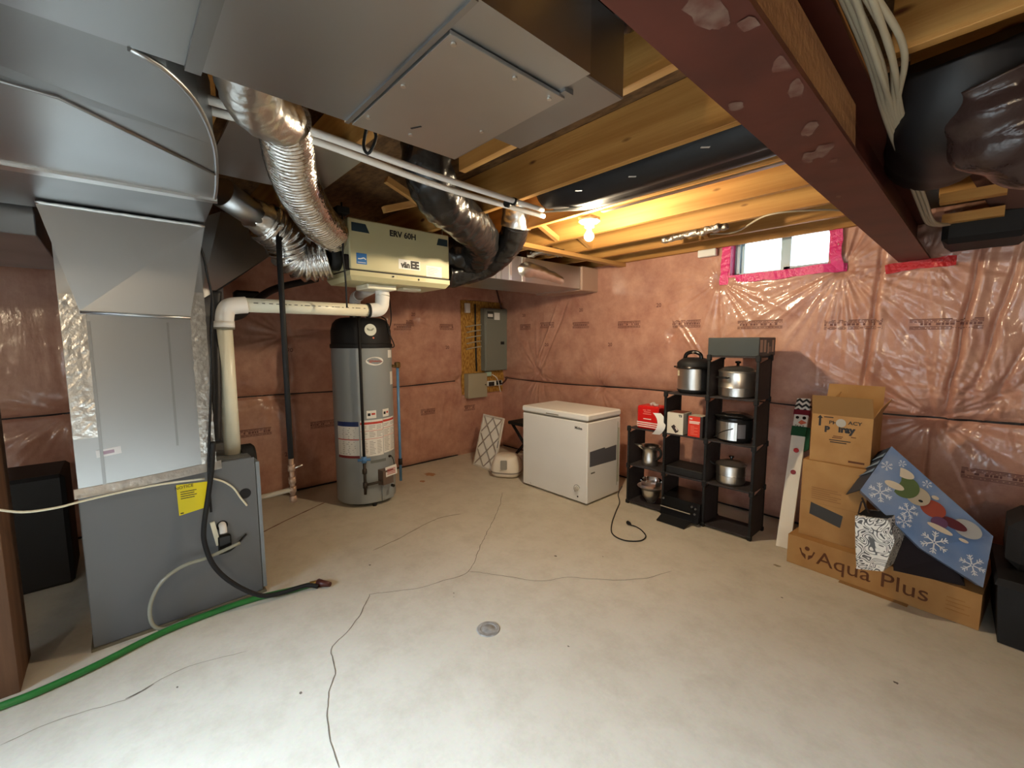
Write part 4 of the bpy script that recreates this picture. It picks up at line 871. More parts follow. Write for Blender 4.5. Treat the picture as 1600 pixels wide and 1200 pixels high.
q = at(386, 464, 'x', -4.3); tag(MB().box(q.x-.05, q.x+.05, q.y-.10, q.y+.10, q.z-.05, q.z+.05, .02).build('wall_valve', BLACK, None, q), 'small black fitting on the wall above the vent pipe elbow', 'fitting')
P = [at(306, 368, 'x', -2.79), at(318, 400, 'x', -2.79), at(324, 430, 'x', -2.80), at(332, 470, 'x', -2.80), at(331, 520, 'x', -2.80), at(330, 600, 'x', -2.80), at(327, 690, 'x', -2.79), at(326, 745, 'x', -2.79), at(330, 800, 'x', -2.79)]
tag(MB().tube(resample(P, .02), .006, 8).build('control_cable', BLACK, None, P[4]), 'thin black cable hanging down the right edge of the plenum', 'cable')
b = MB()
P = [at(338, 455, 'x', -3.0), at(336, 520, 'x', -3.0), at(338, 600, 'x', -2.95), at(338, 690, 'x', -2.88)]
tag(MB().tube(resample(P, .02), .026, 12).build('insulated_line', BLKPOLY2, None, P[1]), 'thick black insulated line between plenum and white vent pipe', 'pipe')
P = [at(333, 690, 'x', -2.78), at(331, 730, 'x', -2.77), at(326, 770, 'x', -2.77), at(319, 820, 'x', -2.77), at(320, 850, 'x', -2.77), at(335, 885, 'x', -2.75), at(365, 912, 'x', -2.72), Vector((-2.70, .50, .055)), Vector((-2.69, .60, .03)), Vector((-2.67, .74, .03)), Vector((-2.64, .80, .012))]
tag(MB().tube(resample(P, .02), .0125, 10).build('power_cord', BLACK, None, P[5]), 'thick black cord hanging in front of the furnace down to the floor', 'cord')
P = [at(375, 848, 'x', -2.78), at(350, 860, 'x', -2.775), at(322, 872, 'x', -2.77), at(285, 885, 'x', -2.765), at(252, 910, 'x', -2.765), at(235, 945, 'x', -2.765), at(238, 975, 'x', -2.765), at(258, 992, 'x', -2.765), Vector((-2.77, .15, .022)), Vector((-2.775, .28, .012)), Vector((-2.76, .43, .012))]
P[7].z = max(P[7].z, .02)
tag(MB().tube(resample(P, .015), .0095, 10).build('drain_tube', mat('clear_vinyl_tube', rgb(176, 176, 160), .12, 0, trans=.35), None, P[5]), 'clear vinyl drain tube curling in front of the furnace', 'tube')
gh = thing('garden_hose', 'green garden hose lying along the floor in front of the furnace', 'hose', (-2.7, .2, .02))
P = [at(-60, 1128, 'z', .016), at(0, 1104, 'z', .016), at(60, 1081, 'z', .016), at(150, 1040, 'z', .016), at(250, 990, 'z', .016), at(330, 958, 'z', .016), at(400, 935, 'z', .016), at(455, 922, 'z', .016), at(484, 914, 'z', .016)]
b = MB(); b.tube(resample(P, .02), .016, 12); b.build('tube', mat('green_hose', rgb(44, 116, 52), .35), gh)
P2 = [at(484, 914, 'z', .016), at(497, 911, 'z', .016), at(516, 913, 'z', .018)]
b = MB(); b.rod(P2[0], P2[1], .019, 14); b.build('brass_collar', mat('brass', rgb(190, 158, 92), .3, .9), gh)
b = MB(); b.tube([P2[1], P2[1].lerp(P2[2], .4), P2[2]], .024, 12, rfun=lambda L, a, t: .026-.012*t); b.build('nozzle', mat('dark_red_nozzle', rgb(78, 38, 30), .4), gh)
P = [at(-40, 790, 'x', -2.72), at(0, 797, 'x', -2.72), at(40, 800, 'x', -2.72), at(90, 793, 'x', -2.74), at(125, 784, 'x', -2.77), at(180, 771, 'x', -2.80), at(250, 757, 'x', -2.805), at(320, 748, 'x', -2.805)]
tag(MB().tube(resample(P, .02), .0055, 8).build('thermostat_wire', PVC, None, P[3]), 'thin cream wire running from the left edge to the furnace top', 'wire')

# ------------------------------------------------------------------ electrical corner
XW = -4.555
tag(MB().box(XW-.012, XW, 3.27, 4.0, .80, 2.02).build('backing_board', OSBY, None, (XW, 3.6, .8)), 'yellow-brown strand board behind the electrical panel', 'board')
ep = thing('breaker_panel', 'tall grey electrical breaker panel on the strand board', 'panel', (XW+.05, 3.79, 1.1))
b = MB(); b.box(XW+.002, XW+.10, 3.585, 3.99, 1.10, 1.93, .006); b.build('panel_box', PGREY, ep)
b = MB(); b.box(XW+.10, XW+.108, 3.60, 3.975, 1.115, 1.915, .003); dr = b.build('panel_door', PGREY, ep)
fp = face_frame((XW+.108, 3.60, 1.115), (0, 1, 0), (0, 0, 1))
sub(decal(MB(), fp, .02, .125, .68, .775), 'dark_label', mat('dark_panel_label', rgb(58, 58, 54), .5), dr)
sub(decal(MB(), fp, .03, .115, .70, .74, .002), 'white_label', PAPER, dr)
sub(decal(MB(), fp, .14, .235, .665, .76), 'white_label', PAPER, dr)
sub(decal(MB(), fp, .25, .31, .335, .375, .006), 'door_latch', BLACK, dr)
gb = MB().box(XW+.002, XW+.10, 3.305, 3.615, .755, 1.075, .004).build('utility_box', PGREY2, None, (XW+.05, 3.46, .755)); tag(gb, 'small beige metal utility box below the breaker panel', 'box')
b = MB(); b.disc((XW+.10, 3.585, .92), .008, (1, 0, 0), .006, 10); b.build('box_screw', BLACK, gb)
PB[gb.name] = Vector((XW+.05, 3.46, .755)); 
tr = MB().box(XW+.002, XW+.05, 3.64, 3.74, 1.02, 1.085, .01).build('small_adapter', mat('mint_white_plastic', rgb(176, 204, 186), .4), None, (XW, 3.7, 1.03)); tag(tr, 'small pale adapter with a green light under the breaker panel', 'adapter')
md = thing('modem', 'black and white modem box on the board right of the utility box', 'modem', (XW, 3.8, .9))
MB().box(XW+.002, XW+.05, 3.665, 3.93, .885, .955, .006).build('white_case', WHITE, md)
MB().box(XW+.05, XW+.058, 3.68, 3.775, .89, .945).build('black_front', BLACKG, md); MB().box(XW+.05, XW+.058, 3.815, 3.905, .895, .955).build('black_front', BLACKG, md)
tag(MB().box(XW+.002, XW+.045, 3.325, 3.395, 1.86, 1.985, .006).build('junction_box', WHITE, None, (XW, 3.36, 1.86)), 'small white box at the top left of the strand board', 'box')
wb = thing('panel_wiring', 'cream cables stapled on the board left and right of the breaker panel', 'cable', (XW, 3.5, 1.5))
for k in range(5):
    z = 1.70-.072*k; MB().tube(resample([(XW+.03, 3.33+.01*(k % 2), z-.02), (XW+.025, 3.45, z), (XW+.03, 3.58, z+.015)], .02), .008, 8).build('cable', CABLE, wb)
for k in range(5):
    z = 1.70-.05*k; MB().tube(resample([(XW+.03, 3.99, z), (XW+.03, 4.0, z-.002)], .01), .008, 8).build('cable', CABLE, wb)
P = [(XW+.02, 3.49, 1.98), (XW+.02, 3.49, 1.5), (XW+.02, 3.50, 1.1)]
tag(MB().tube(resample(P, .04), .011, 8).build('dark_conduit', BLACK, None, (XW, 3.49, 1.1)), 'dark conduit running down the strand board beside the panel', 'conduit')
P = [at(775, 450, 'x', -4.50), at(783, 480, 'x', -4.5), at(795, 530, 'x', -4.48), at(800, 560, 'x', -4.46), at(792, 590, 'x', -4.5), at(784, 600, 'x', -4.5)]
tag(MB().tube(resample(P, .03), .012, 8).build('brown_cable', mat('brown_cable', rgb(84, 48, 40), .5), None, P[2]), 'brown cable bowing down in the corner right of the panel', 'cable')
P = [at(769, 585, 'x', -4.49), at(777, 592, 'x', -4.48), at(782, 612, 'x', -4.49)]
tag(MB().tube(resample(P, .02), .006, 8).build('white_adapter_cord', PVCW, None, P[1]), 'short white cord from the pale adapter down past the modem', 'cord')
P = [at(716, 455, 'x', -4.5), at(717, 500, 'x', -4.5), at(718, 590, 'x', -4.52)]

# ------------------------------------------------------------------ corner things: filter, stool, white appliance
af = thing('air_filter', 'white pleated furnace filter leaning on the wall beside the freezer', 'filter', (-3.93, 3.1, 0))
A_, B2 = at(739, 726, 'z', 0), at(767, 737, 'z', 0)
fx = (B2-A_); fx = Vector((fx.x, fx.y, 0)).normalized()
tl = at(756, 646, 'y', 3.42); fy = (tl-A_).normalized(); fy = Vector((-.16, .42, 1)).normalized()
fn_ = fx.cross(fy)
if fn_.y > 0: fn_ = -fn_
W_, H_ = .41, .64
ff = lambda a, b, c=0: A_+fx*a+fy*b+fn_*c+Vector((0, 0, .004))
def fbox(b, a0, a1, b0, b1, c0, c1): return b.hexa([ff(a0, b0, c0), ff(a1, b0, c0), ff(a1, b1, c0), ff(a0, b1, c0)], [ff(a0, b0, c1), ff(a1, b0, c1), ff(a1, b1, c1), ff(a0, b1, c1)])
WHP = mat('filter_white', rgb(220, 214, 202), .7)
b = MB(); n = 26
P = []
for i in range(n+1):
    for j in (0, 1): P.append(ff(.01+(W_-.02)*i/n, .01+(H_-.02)*j, -.02+(.012 if i % 2 else 0)))
b.add(P, [(2*i, 2*i+1, 2*i+3, 2*i+2) for i in range(n)]); b.build('pleated_media', WHP, af)
for q in ((0, W_, 0, .02), (0, W_, H_-.02, H_), (0, .02, .02, H_-.02), (W_-.02, W_, .02, H_-.02)):
    fbox(MB(), *q, -.025, 0).build('card_frame', mat('card_white', rgb(214, 208, 196), .6), af)
GR = mat('grey_lattice', rgb(172, 164, 154), .6)
for (p, q) in (((.02, .02), (.39, .40)), ((.02, .22), (.39, .62)), ((.02, .42), (.22, .62)), ((.2, .02), (.39, .2)), ((.39, .02), (.02, .40)), ((.39, .22), (.02, .62)), ((.39, .42), (.2, .62)), ((.2, .02), (.02, .2))):
    MB().bar(ff(p[0], p[1], -.006), ff(q[0], q[1], -.006), .016, .004, fn_).build('lattice_strip', GR, af)
fbox(MB(), W_-.018, W_-.002, .28, .36, 0, .001).build('grey_label', mat('grey_print_label', rgb(130, 126, 122), .6), af)
so = thing('step_stool', 'black folding step stool in the corner behind the freezer', 'stool', (-3.75, 3.68, 0))
b = MB(); b.box(-3.98, -3.42, 3.55, 3.86, .46, .50, .01); b.build('seat', BLACK, so)
for y in (3.58, 3.83):
    MB().bar((-3.95, y, .0), (-3.50, y, .46), .03, .022).build('leg', BLACK, so); MB().bar((-3.50, y+.025, .0), (-3.95, y+.025, .46), .03, .022).build('leg', BLACK, so)
hc = at(792, 748, 'z', 0)+Vector((-.10, .09, 0)); hc.z = 0
ha = thing('white_appliance', 'small rounded white appliance with a grey window standing left of the freezer', 'appliance', hc)
b = MB(); n = 40
prof = [(.0, .012), (.86, .012), (.96, .03), (1.0, .07), (.99, .10), (.92, .15), (.82, .20), (.74, .225), (.6, .238), (.0, .242)]
P = []; F = []
for r, z in prof:
    for i in range(n):
        a = 2*PI*i/n; ca, sa = math.cos(a), math.sin(a); k = (abs(ca)**3+abs(sa)**3)**(-1/3)
        p = Vector((r*k*ca*.17, r*k*sa*.15, z)); p = Matrix.Rotation(.6, 3, 'Z') @ p; P.append(hc+p)
for j in range(len(prof)-1):
    for i in range(n): F.append((j*n+i, j*n+(i+1) % n, (j+1)*n+(i+1) % n, (j+1)*n+i))
b.add(P, F, True); b.build('shell', mat('ivory_plastic', rgb(232, 220, 200), .35), ha)
b = MB(); P = []
for z, k in ((.052, 1.008), (.06, 1.012), (.068, 1.008)):
    for i in range(n):
        a = 2*PI*i/n; ca, sa = math.cos(a), math.sin(a); q = (abs(ca)**3+abs(sa)**3)**(-1/3)
        P.append(hc+Matrix.Rotation(.6, 3, 'Z') @ Vector((k*q*ca*.17, k*q*sa*.15, z)))
b.add(P, [(j*n+i, j*n+(i+1) % n, (j+1)*n+(i+1) % n, (j+1)*n+i) for j in range(2) for i in range(n)], True); b.build('base_seam', mat('warm_grey_plastic', rgb(150, 138, 124), .5), ha)
wd = (Vector((0, 0, 0))-hc); wd.z = 0; wd.normalize(); rt = Vector((-wd.y, wd.x, 0))
c = hc+wd*.147-rt*.035+Vector((0, 0, .155)); up_ = (Vector((0, 0, 1))-wd*.35).normalized()
fz = face_frame(c, rt, up_); b = MB(); K = [(-.03, -.05), (.03, -.05), (.036, -.04), (.036, .04), (.03, .05), (-.03, .05), (-.036, .04), (-.036, -.04)]
b.hexa([fz(a, e, -.012) for a, e in K], [fz(a, e, .004) for a, e in K]); b.build('grey_window', mat('grey_window_plastic', rgb(126, 122, 112), .3), ha)

# ------------------------------------------------------------------ chest freezer
fz_ = thing('chest_freezer', 'white chest freezer standing against the right wall near the corner', 'freezer', (-2.76, 3.3, 0))
x0, x1, y0, y1 = -3.18, -2.338, 3.044, 3.565
b = MB(); b.box(x0+.003, x1-.003, y0+.003, y1, .015, .765, .008); b.build('cabinet', WHITE, fz_)
b = MB(); b.box(x0-.002, x1+.002, y0-.006, y1, .782, .838, .012); b.build('lid', WHITE, fz_)
b = MB(); b.box(x0+.012, x1-.012, y0+.01, y1-.01, .763, .784); b.build('lid_gasket', mat('grey_gasket', rgb(140, 134, 122), .6), fz_)
for (x, y) in ((x0+.06, y0+.06), (x1-.06, y0+.06), (x0+.06, y1-.06), (x1-.06, y1-.06)):
    b = MB(); b.lathe([(0, 0), (.025, 0), (.025, .016), (0, .016)], (x, y, 0), 14); b.build('foot', BLACK, fz_)
ff_ = face_frame((x0, y0+.003, 0), (1, 0, 0), (0, 0, 1)); fs = face_frame((x1-.003, y0, 0), (0, 1, 0), (0, 0, 1))
text('Midea', .036, mat('grey_logo', rgb(92, 92, 92), .4), fz_, ff_(.735, .705, 0), (1, 0, 0), (0, 0, 1), bold=.0008)
b = MB(); b.disc(ff_(.725, .135), .033, (0, -1, 0), .003, 28); kn = b.build('thermostat_dial', WHITE, fz_)
b = MB(); b.tube([ff_(.725, .135, .003), ff_(.725, .135, .016)], .022, 22, smooth=False); b.bar(ff_(.708, .125, .018), ff_(.742, .145, .018), .006, .006, (0, -1, 0)); sub(b, 'dial_knob', mat('dial_grey', rgb(196, 190, 176), .4), kn)
b = MB(); b.tube(resample([ff_(.725+.036*math.cos(t), .135+.036*math.sin(t), .001) for t in [PI*.1+i*PI*1.25/12 for i in range(13)]], .004), .0018, 5); sub(b, 'dial_scale', mat('dark_grey_scale', rgb(90, 88, 84), .5), kn)
b = MB(); b.disc(ff_(.735, .062), .008, (0, -1, 0), .002, 12); b.build('indicator', BLACK, fz_)
b = MB(); b.disc(ff_(.115, .035), .012, (0, -1, 0), .008, 14); b.build('drain_plug', PVCW, fz_)
b = MB(); decal(b, face_frame((x0, y0-.006, 0), (1, 0, 0), (0, 0, 1)), .34, .50, .792, .803, .003); b.build('lid_handle', mat('handle_recess', rgb(150, 144, 130), .5), fz_)
b = MB(); K = [(.04, .355), (.455, .345), (.455, .495), (.275, .488), (.265, .502), (.04, .495)]
b.hexa([fs(a, e) for a, e in K], [fs(a, e, .0012) for a, e in K]); b.build('grey_label', mat('grey_energy_label', rgb(92, 92, 96), .55), fz_)
decal(MB(), fs, .06, .12, .285, .298).build('small_label', mat('small_dark_print', rgb(110, 104, 96), .6), fz_)
b = MB(); decal(b, fs, .47, .475, .09, .72, .002); b.build('panel_seam', mat('seam_grey', rgb(150, 146, 132), .5), fz_)
b = MB(); decal(b, fs, .475, .50, .12, .66, .001); b.build('clear_tape', mat('greenish_tape', rgb(192, 196, 172), .3), fz_)
cord = [Vector((-2.33, 3.60, .06)), at(966, 772, 'z', .006), at(968, 785, 'z', .006), at(962, 800, 'z', .006), at(956, 818, 'z', .006), at(957, 834, 'z', .006), at(975, 844, 'z', .006), at(1000, 845, 'z', .006), at(1009, 838, 'z', .006), at(1003, 829, 'z', .006), at(994, 823, 'z', .006), at(985, 820, 'z', .010)]
fc = thing('freezer_cord', 'black power cord with plug curled on the floor in front of the freezer', 'cord', cord[5])
MB().tube(resample(cord, .012), .0045, 8).build('cable', BLACK, fc)
b = MB(); b.tube([cord[-1]+Vector((.004, 0, .004)), cord[-1]+Vector((-.012, .006, .005)), cord[-1]+Vector((-.038, .016, .005))], .014, 10, rfun=lambda L, a, t: .006+.008*min(1, t*2)); b.build('plug', BLACK, fc)
#NEXT3
# ------------------------------------------------------------------ stepped cube shelf
SY0, SY1 = 3.39, 3.655
SXs = [-2.137, -1.79, -1.44, -1.09]; SZ = [0.02, .365, .71, 1.055, 1.372]
sh = thing('cube_shelf', 'stepped black fabric cube shelf of three columns holding kitchen pots', 'shelf', (-1.61, 3.5, 0))
heights = [2, 3, 4]
for c in range(4):
    hgt = max(heights[min(c, 2)] if c < 3 else 0, heights[c-1] if c else 0)
    x = SXs[c]
    for k in range(hgt):
        MB().hexa([(x-.006, SY0+.012, SZ[k]), (x+.006, SY0+.012, SZ[k]), (x+.006, SY1, SZ[k]), (x-.006, SY1, SZ[k])], [(x-.006, SY0+.012, SZ[k+1]-.05), (x+.006, SY0+.012, SZ[k+1]-.05), (x+.006, SY1, SZ[k+1]-.01), (x-.006, SY1, SZ[k+1]-.01)]).build('side_panel', SHELF, sh)
    for yy in (SY0+.004, SY1-.004):
        b = MB(); b.box(x-.010, x+.010, yy-.008, yy+.008, 0, SZ[hgt], .002); b.build('upright', BLACK, sh)
        for k in range(hgt+1):
            b = MB(); z = SZ[k]; b.box(x-.017, x+.017, yy-.014, yy+.014, max(0, z-.032), z+.016, .006); b.build('connector', BLACK, sh)
for c in range(3):
    for k in range(heights[c]+1):
        MB().box(SXs[c]+.008, SXs[c+1]-.008, SY0, SY1, SZ[k]-.006, SZ[k]+.006, .002).build('shelf_board', SHELF, sh)
YC = 3.525
def pot(name, label, cat, x, y, z, parts, group=None):
    t = thing(name, label, cat, (x, y, z), group)
    for pn_, prof, m_ in parts:
        b = MB(); b.lathe(prof, (x, y, z), 44); b.build(pn_, m_, t)
    return t
z = SZ[3]+.006; x = -1.615; R = .132
t = pot('pressure_cooker', 'electric pressure cooker with domed black lid on the middle column', 'cooker', x, YC, z, [
    ('base', [(0, 0), (R-.02, 0), (R-.012, .012), (R, .03), (R, .035), (0, .035)], BLACK),
    ('steel_body', [(0, .035), (R-.002, .035), (R-.002, .205), (0, .205)], STEEL),
    ('rim', [(0, .205), (R+.012, .205), (R+.016, .213), (R+.01, .225), (0, .225)], BLACKG),
    ('lid', [(R+.004, .225), (R+.004, .25), (R-.01, .268), (R-.035, .285), (R-.07, .295), (0, .297)], BLACK)])
b = MB(); b.tube(resample([(x-.07, YC-.03, z+.285), (x-.055, YC-.03, z+.325), (x, YC-.03, z+.342), (x+.055, YC-.03, z+.325), (x+.07, YC-.03, z+.285)], .01), .016, 10); b.build('lid_handle', BLACKG, t)
MB().disc((x+.01, YC-.05, z+.337), .010, (0, -.7, .5), .006, 12).build('steam_valve', STEEL, t)
def bentplate(b, x, y, r, a0, a1, z0, z1, th=.003, n=10):
    P = []
    for i in range(n+1):
        a = math.radians(a0+(a1-a0)*i/n)
        for rr in (r, r+th):
            for zz in (z0, z1): P.append((x+rr*math.cos(a), y+rr*math.sin(a), zz))
    F = []
    for i in range(n): k = 4*i; F += [(k+2, k+3, k+7, k+6), (k, k+4, k+5, k+1), (k, k+2, k+6, k+4), (k+1, k+5, k+7, k+3)]
    F += [(0, 1, 3, 2), (4*n, 4*n+2, 4*n+3, 4*n+1)]
    return b.add(P, F, False)
bentplate(MB(), x, YC, R-.002, -42, 10, z+.03, z+.207).build('control_panel', BLACK, t)
bentplate(MB(), x, YC, R-.002, -142, -126, z+.145, z+.19, .0015).build('small_label', mat('cream_label', rgb(206, 196, 170), .5), t)
MB().box(x-R-.03, x-R+.01, YC-.04, YC+.02, z+.208, z+.222, .004).build('side_handle', BLACK, t)
z = SZ[3]+.006; x = -1.275; R = .132
t = pot('stock_pot', 'shiny stainless stock pot with glass lid on the top shelf cell', 'pot', x, YC, z, [
    ('pot_body', [(0, 0), (R-.015, 0), (R-.003, .012), (R, .07), (R, .075), (R+.002, .077), (R, .08), (R, .19), (R+.005, .195), (R-.004, .195), (R-.004, .02), (0, .015)], STEEL),
    ('lid_rim', [(R+.003, .195), (R+.006, .203), (R-.004, .207), (R-.01, .2)], STEEL),
    ('glass_lid', [(R-.004, .205), (R-.02, .222), (R-.06, .236), (0, .243), (0, .24), (R-.06, .232), (R-.024, .218), (R-.008, .203)], SMOKE),
    ('lid_knob', [(0, .243), (.012, .243), (.010, .256), (.022, .262), (.02, .275), (0, .278)], BLACKG)])
b = MB(); a = -2.0; c = Vector((x+R*math.cos(a), YC+R*math.sin(a), z+.155)); tdir = Vector((-math.sin(a), math.cos(a), 0)); nd = Vector((math.cos(a), math.sin(a), 0))
b.tube(resample([c-tdir*.05, c-tdir*.045+nd*.03, c+nd*.036, c+tdir*.045+nd*.03, c+tdir*.05], .008), .008, 8); b.build('pot_handle', BLACKG, t)
z = SZ[2]+.006; x = -1.28; R = .128
t = pot('rice_cooker', 'black cooker with steel front panel on the shelf under the stock pot', 'cooker', x, YC, z, [
    ('body', [(0, 0), (R-.02, 0), (R-.008, .012), (R, .04), (R, .16), (R-.004, .175), (0, .175)], BLACK),
    ('lid', [(R+.004, .175), (R+.004, .188), (R-.01, .2), (R-.04, .215), (R-.08, .222), (0, .224)], BLACKG)])
bentplate(MB(), x, YC, R, -150, -62, z+.02, z+.158).build('steel_panel', STEEL, t)
bentplate(MB(), x, YC, R+.001, -60, -35, z+.04, z+.145).build('control_panel', mat('grey_control_panel', rgb(110, 108, 112), .4), t)
b = MB(); b.tube(resample([(x-.125, YC-.05, z+.18), (x-.10, YC-.125, z+.205), (x+.0, YC-.15, z+.21), (x+.1, YC-.11, z+.205)], .01), .007, 8); b.build('lid_handle', BLACKG, t)
MB().tube(resample([(x-.10, YC-.136, z+.03), (x-.04, YC-.14, z+.08), (x+.04, YC-.14, z+.115)], .01), .003, 6).build('cord_tail', BLACK, t)
z = SZ[1]+.006; x = -1.29; R = .105
t = pot('steamer_pot', 'two-tier stainless steamer pot with glass lid, third cell of the tall column', 'pot', x, YC, z, [
    ('lower_pot', [(0, 0), (R-.012, 0), (R-.002, .01), (R, .02), (R, .07), (R+.003, .073), (0, .073)], STEEL),
    ('upper_pot', [(0, .074), (R+.003, .074), (R+.001, .08), (R+.004, .15), (R+.008, .154), (R-.004, .154), (R-.004, .09), (0, .085)], STEEL),
    ('glass_lid', [(R, .155), (R-.012, .168), (R-.05, .182), (0, .188), (0, .185), (R-.05, .178), (R-.016, .164), (R-.004, .153)], SMOKE),
    ('lid_knob', [(0, .187), (.010, .187), (.010, .2), (.02, .206), (.018, .216), (0, .218)], BLACKG)])
b = MB(); b.tube(resample([(x-R, YC-.03, z+.13), (x-R-.035, YC-.04, z+.145), (x-R-.05, YC-.045, z+.175)], .008), .008, 8); b.build('pot_handle', BLACK, t)
z = SZ[1]+.006; x = -1.985; 
t = pot('steel_pitcher', 'stainless pitcher with spout in the upper left shelf cell', 'pitcher', x, YC-.02, z, [
    ('pitcher_body', [(0, 0), (.066, 0), (.07, .006), (.068, .06), (.064, .12), (.07, .15), (.09, .175), (.093, .178), (.086, .175), (.062, .14), (.06, .01), (0, .008)], STEEL)])
b = MB(); b.hexa([(x-.055, YC-.06, z+.14), (x-.075, YC-.03, z+.14), (x-.125, YC-.065, z+.175)], [(x-.05, YC-.065, z+.178), (x-.08, YC-.02, z+.178), (x-.135, YC-.07, z+.182)]); b.build('spout', STEEL, t)
b = MB(); b.tube(resample([(x+.07, YC-.04, z+.165), (x+.12, YC-.06, z+.16), (x+.125, YC-.06, z+.11), (x+.07, YC-.04, z+.06)], .008), .011, 8); b.build('handle', BLACK, t)
z = SZ[0]+.006; x = -1.965
t = pot('mixing_bowl', 'wide-rimmed steel mixing bowl in the lower left shelf cell', 'bowl', x, YC-.02, z, [
    ('foot_ring', [(0, 0), (.035, 0), (.04, .012), (.03, .02), (0, .02)], STEEL),
    ('bowl', [(0, .02), (.05, .025), (.075, .06), (.085, .10), (.088, .125), (.12, .15), (.122, .153), (.085, .135), (.078, .10), (.068, .06), (.045, .03), (0, .025)], STEEL),
    ('glass_insert', [(.084, .135), (.092, .21), (.089, .21), (.08, .135)], GLASS)])
# printer and papers in the middle column
x0, x1 = SXs[1]+.012, SXs[2]-.012; z = SZ[0]+.006
t = thing('printer', 'glossy black printer squeezed into the bottom middle shelf cell', 'printer', ((x0+x1)/2, 3.5, z))
b = MB(); b.hexa([(x0, 3.33, z), (x1, 3.33, z), (x1, 3.64, z), (x0, 3.64, z)], [(x0, 3.37, z+.155), (x1, 3.37, z+.155), (x1, 3.64, z+.17), (x0, 3.64, z+.17)]); b.build('body', BLACKG, t)
MB().box(x0+.008, x1-.06, 3.320, 3.332, z+.07, z+.078).build('silver_trim', mat('bright_silver', (.8, .79, .76, 1), .25, 1), t)
for xx, zz in ((x0+.02, z+.135), (x1-.06, z+.125), (x1-.03, z+.115), (x1-.035, z+.07)): MB().disc((xx, 3.355, zz), .008, (0, -1, .1), .012, 12).build('button', mat('grey_button', rgb(96, 96, 98), .3), t)
MB().hexa([(x0+.03, 3.22, .004), (x1-.06, 3.22, .004), (x1-.05, 3.33, .03), (x0+.02, 3.33, .03)], [(x0+.03, 3.22, .010), (x1-.06, 3.22, .010), (x1-.05, 3.33, .036), (x0+.02, 3.33, .036)]).build('output_tray', BLACK, t)
z = SZ[1]+.006
tag(MB().box(x0+.004, x1-.004, 3.40, 3.64, z, z+.065, .006).build('black_case', BLACK, None, ((x0+x1)/2, 3.5, z)), 'flat black case lying in the middle shelf cell above the printer', 'case')
# boxes on the shelf
z = SZ[2]+.007
t = thing('red_box', 'red product box with white stripes on the left column of the shelf', 'box', (-1.95, 3.5, z))
RB = mat('glossy_red_card', rgb(206, 24, 22), .35); WC = mat('white_print', rgb(236, 220, 210), .5)
x0, x1, y0 = -2.065, -1.86, 3.40
MB().box(x0, x1, y0, 3.57, z, z+.205, .012).build('carton', RB, t)
fr = face_frame((x0, y0, z), (1, 0, 0), (0, 0, 1))
for k in range(3): decal(MB(), fr, .003, .202, .018+.018*k, .027+.018*k).build('white_stripe', WC, t)
decal(MB(), fr, .065, .14, .088, .096).build('white_bar', WC, t)
for a0, a1, b0 in ((.06, .09, .165), (.1, .135, .168), (.07, .135, .15), (.06, .14, .132)): decal(MB(), fr, a0, a1, b0, b0+.008).build('faded_print', mat('faded_pink_print', rgb(226, 120, 108), .5), t)
tag(MB().tube(resample([(-1.97, 3.46, z+.212), (-1.945, 3.47, z+.225), (-1.92, 3.45, z+.218), (-1.90, 3.47, z+.212)], .006), .014, 8, rfun=lambda L, a, t: .013+.006*noise.noise((L*60, a, 2))).build('plastic_wrap', mat('clear_crumpled_plastic', (.85, .83, .8, 1), .1, 0, trans=.5), None, (-1.94, 3.46, z+.207)), 'crumpled clear plastic lying on top of the red box', 'wrap')
b = MB(); P = []; n = 12
for i in range(n+1):
    s = i/n
    xx = -1.865+.055*(2*s-1)**2*-1+.02; 
    for j in (0, 1): P.append((xx-.0+.065*j, 3.372+.02*j-.01*math.sin(s*5), z-.028+.185*s))
P += [Vector(p)+Vector((0, .002, 0)) for p in P]
m_ = 2*(n+1)
b.add(P, [(2*i, 2*i+1, 2*i+3, 2*i+2) for i in range(n)]+[(m_+2*i, m_+2*i+2, m_+2*i+3, m_+2*i+1) for i in range(n)], True)
tag(b.build('curled_paper', PAPER, None, (-1.82, 3.37, z)), 'curled white leaflet hanging off the shelf right of the red box', 'paper')
t = thing('white_box', 'small white gadget box beside the divider of the middle column', 'box', (-1.70, 3.45, z))
MB().hexa([(-1.772, 3.395, z), (-1.635, 3.40, z), (-1.635, 3.55, z), (-1.772, 3.545, z)], [(-1.772, 3.395, z+.178), (-1.635, 3.40, z+.178), (-1.635, 3.55, z+.178), (-1.772, 3.545, z+.178)]).build('carton', mat('off_white_card', rgb(222, 216, 200), .5), t)
fr = face_frame((-1.772, 3.395, z), (1, .036, 0), (0, 0, 1))
b = MB(); K = [(.035, .06), (.06, .08), (.10, .035), (.098, .022), (.075, .008)]; b.hexa([fr(a, e) for a, e in K], [fr(a, e, .001) for a, e in K]); b.build('gadget_picture', mat('brown_black_print', rgb(58, 48, 48), .4), t)
b = MB(); K = [(.07, .055), (.078, .060), (.094, .036), (.086, .030)]; b.hexa([fr(a, e, .001) for a, e in K], [fr(a, e, .0018) for a, e in K]); b.build('picture_highlight', WC, t)
text('T5', .026, INK, t, fr(.112, .155), (1, .036, 0), (0, 0, 1), bold=.0015)
MB().box(-1.76, -1.645, 3.41, 3.54, z+.178, z+.181).build('brown_flap', mat('dark_brown_card', rgb(112, 62, 48), .6), t)
t = thing('red_black_box', 'narrow box with red front and black side next to the white box', 'box', (-1.53, 3.45, z))
MB().box(-1.592, -1.475, 3.402, 3.52, z, z+.17, .002).build('carton', mat('dark_card', rgb(52, 46, 46), .5), t)
MB().box(-1.592, -1.495, 3.399, 3.402, z+.002, z+.168).build('red_front', mat('orange_red_card', rgb(220, 62, 44), .45), t)
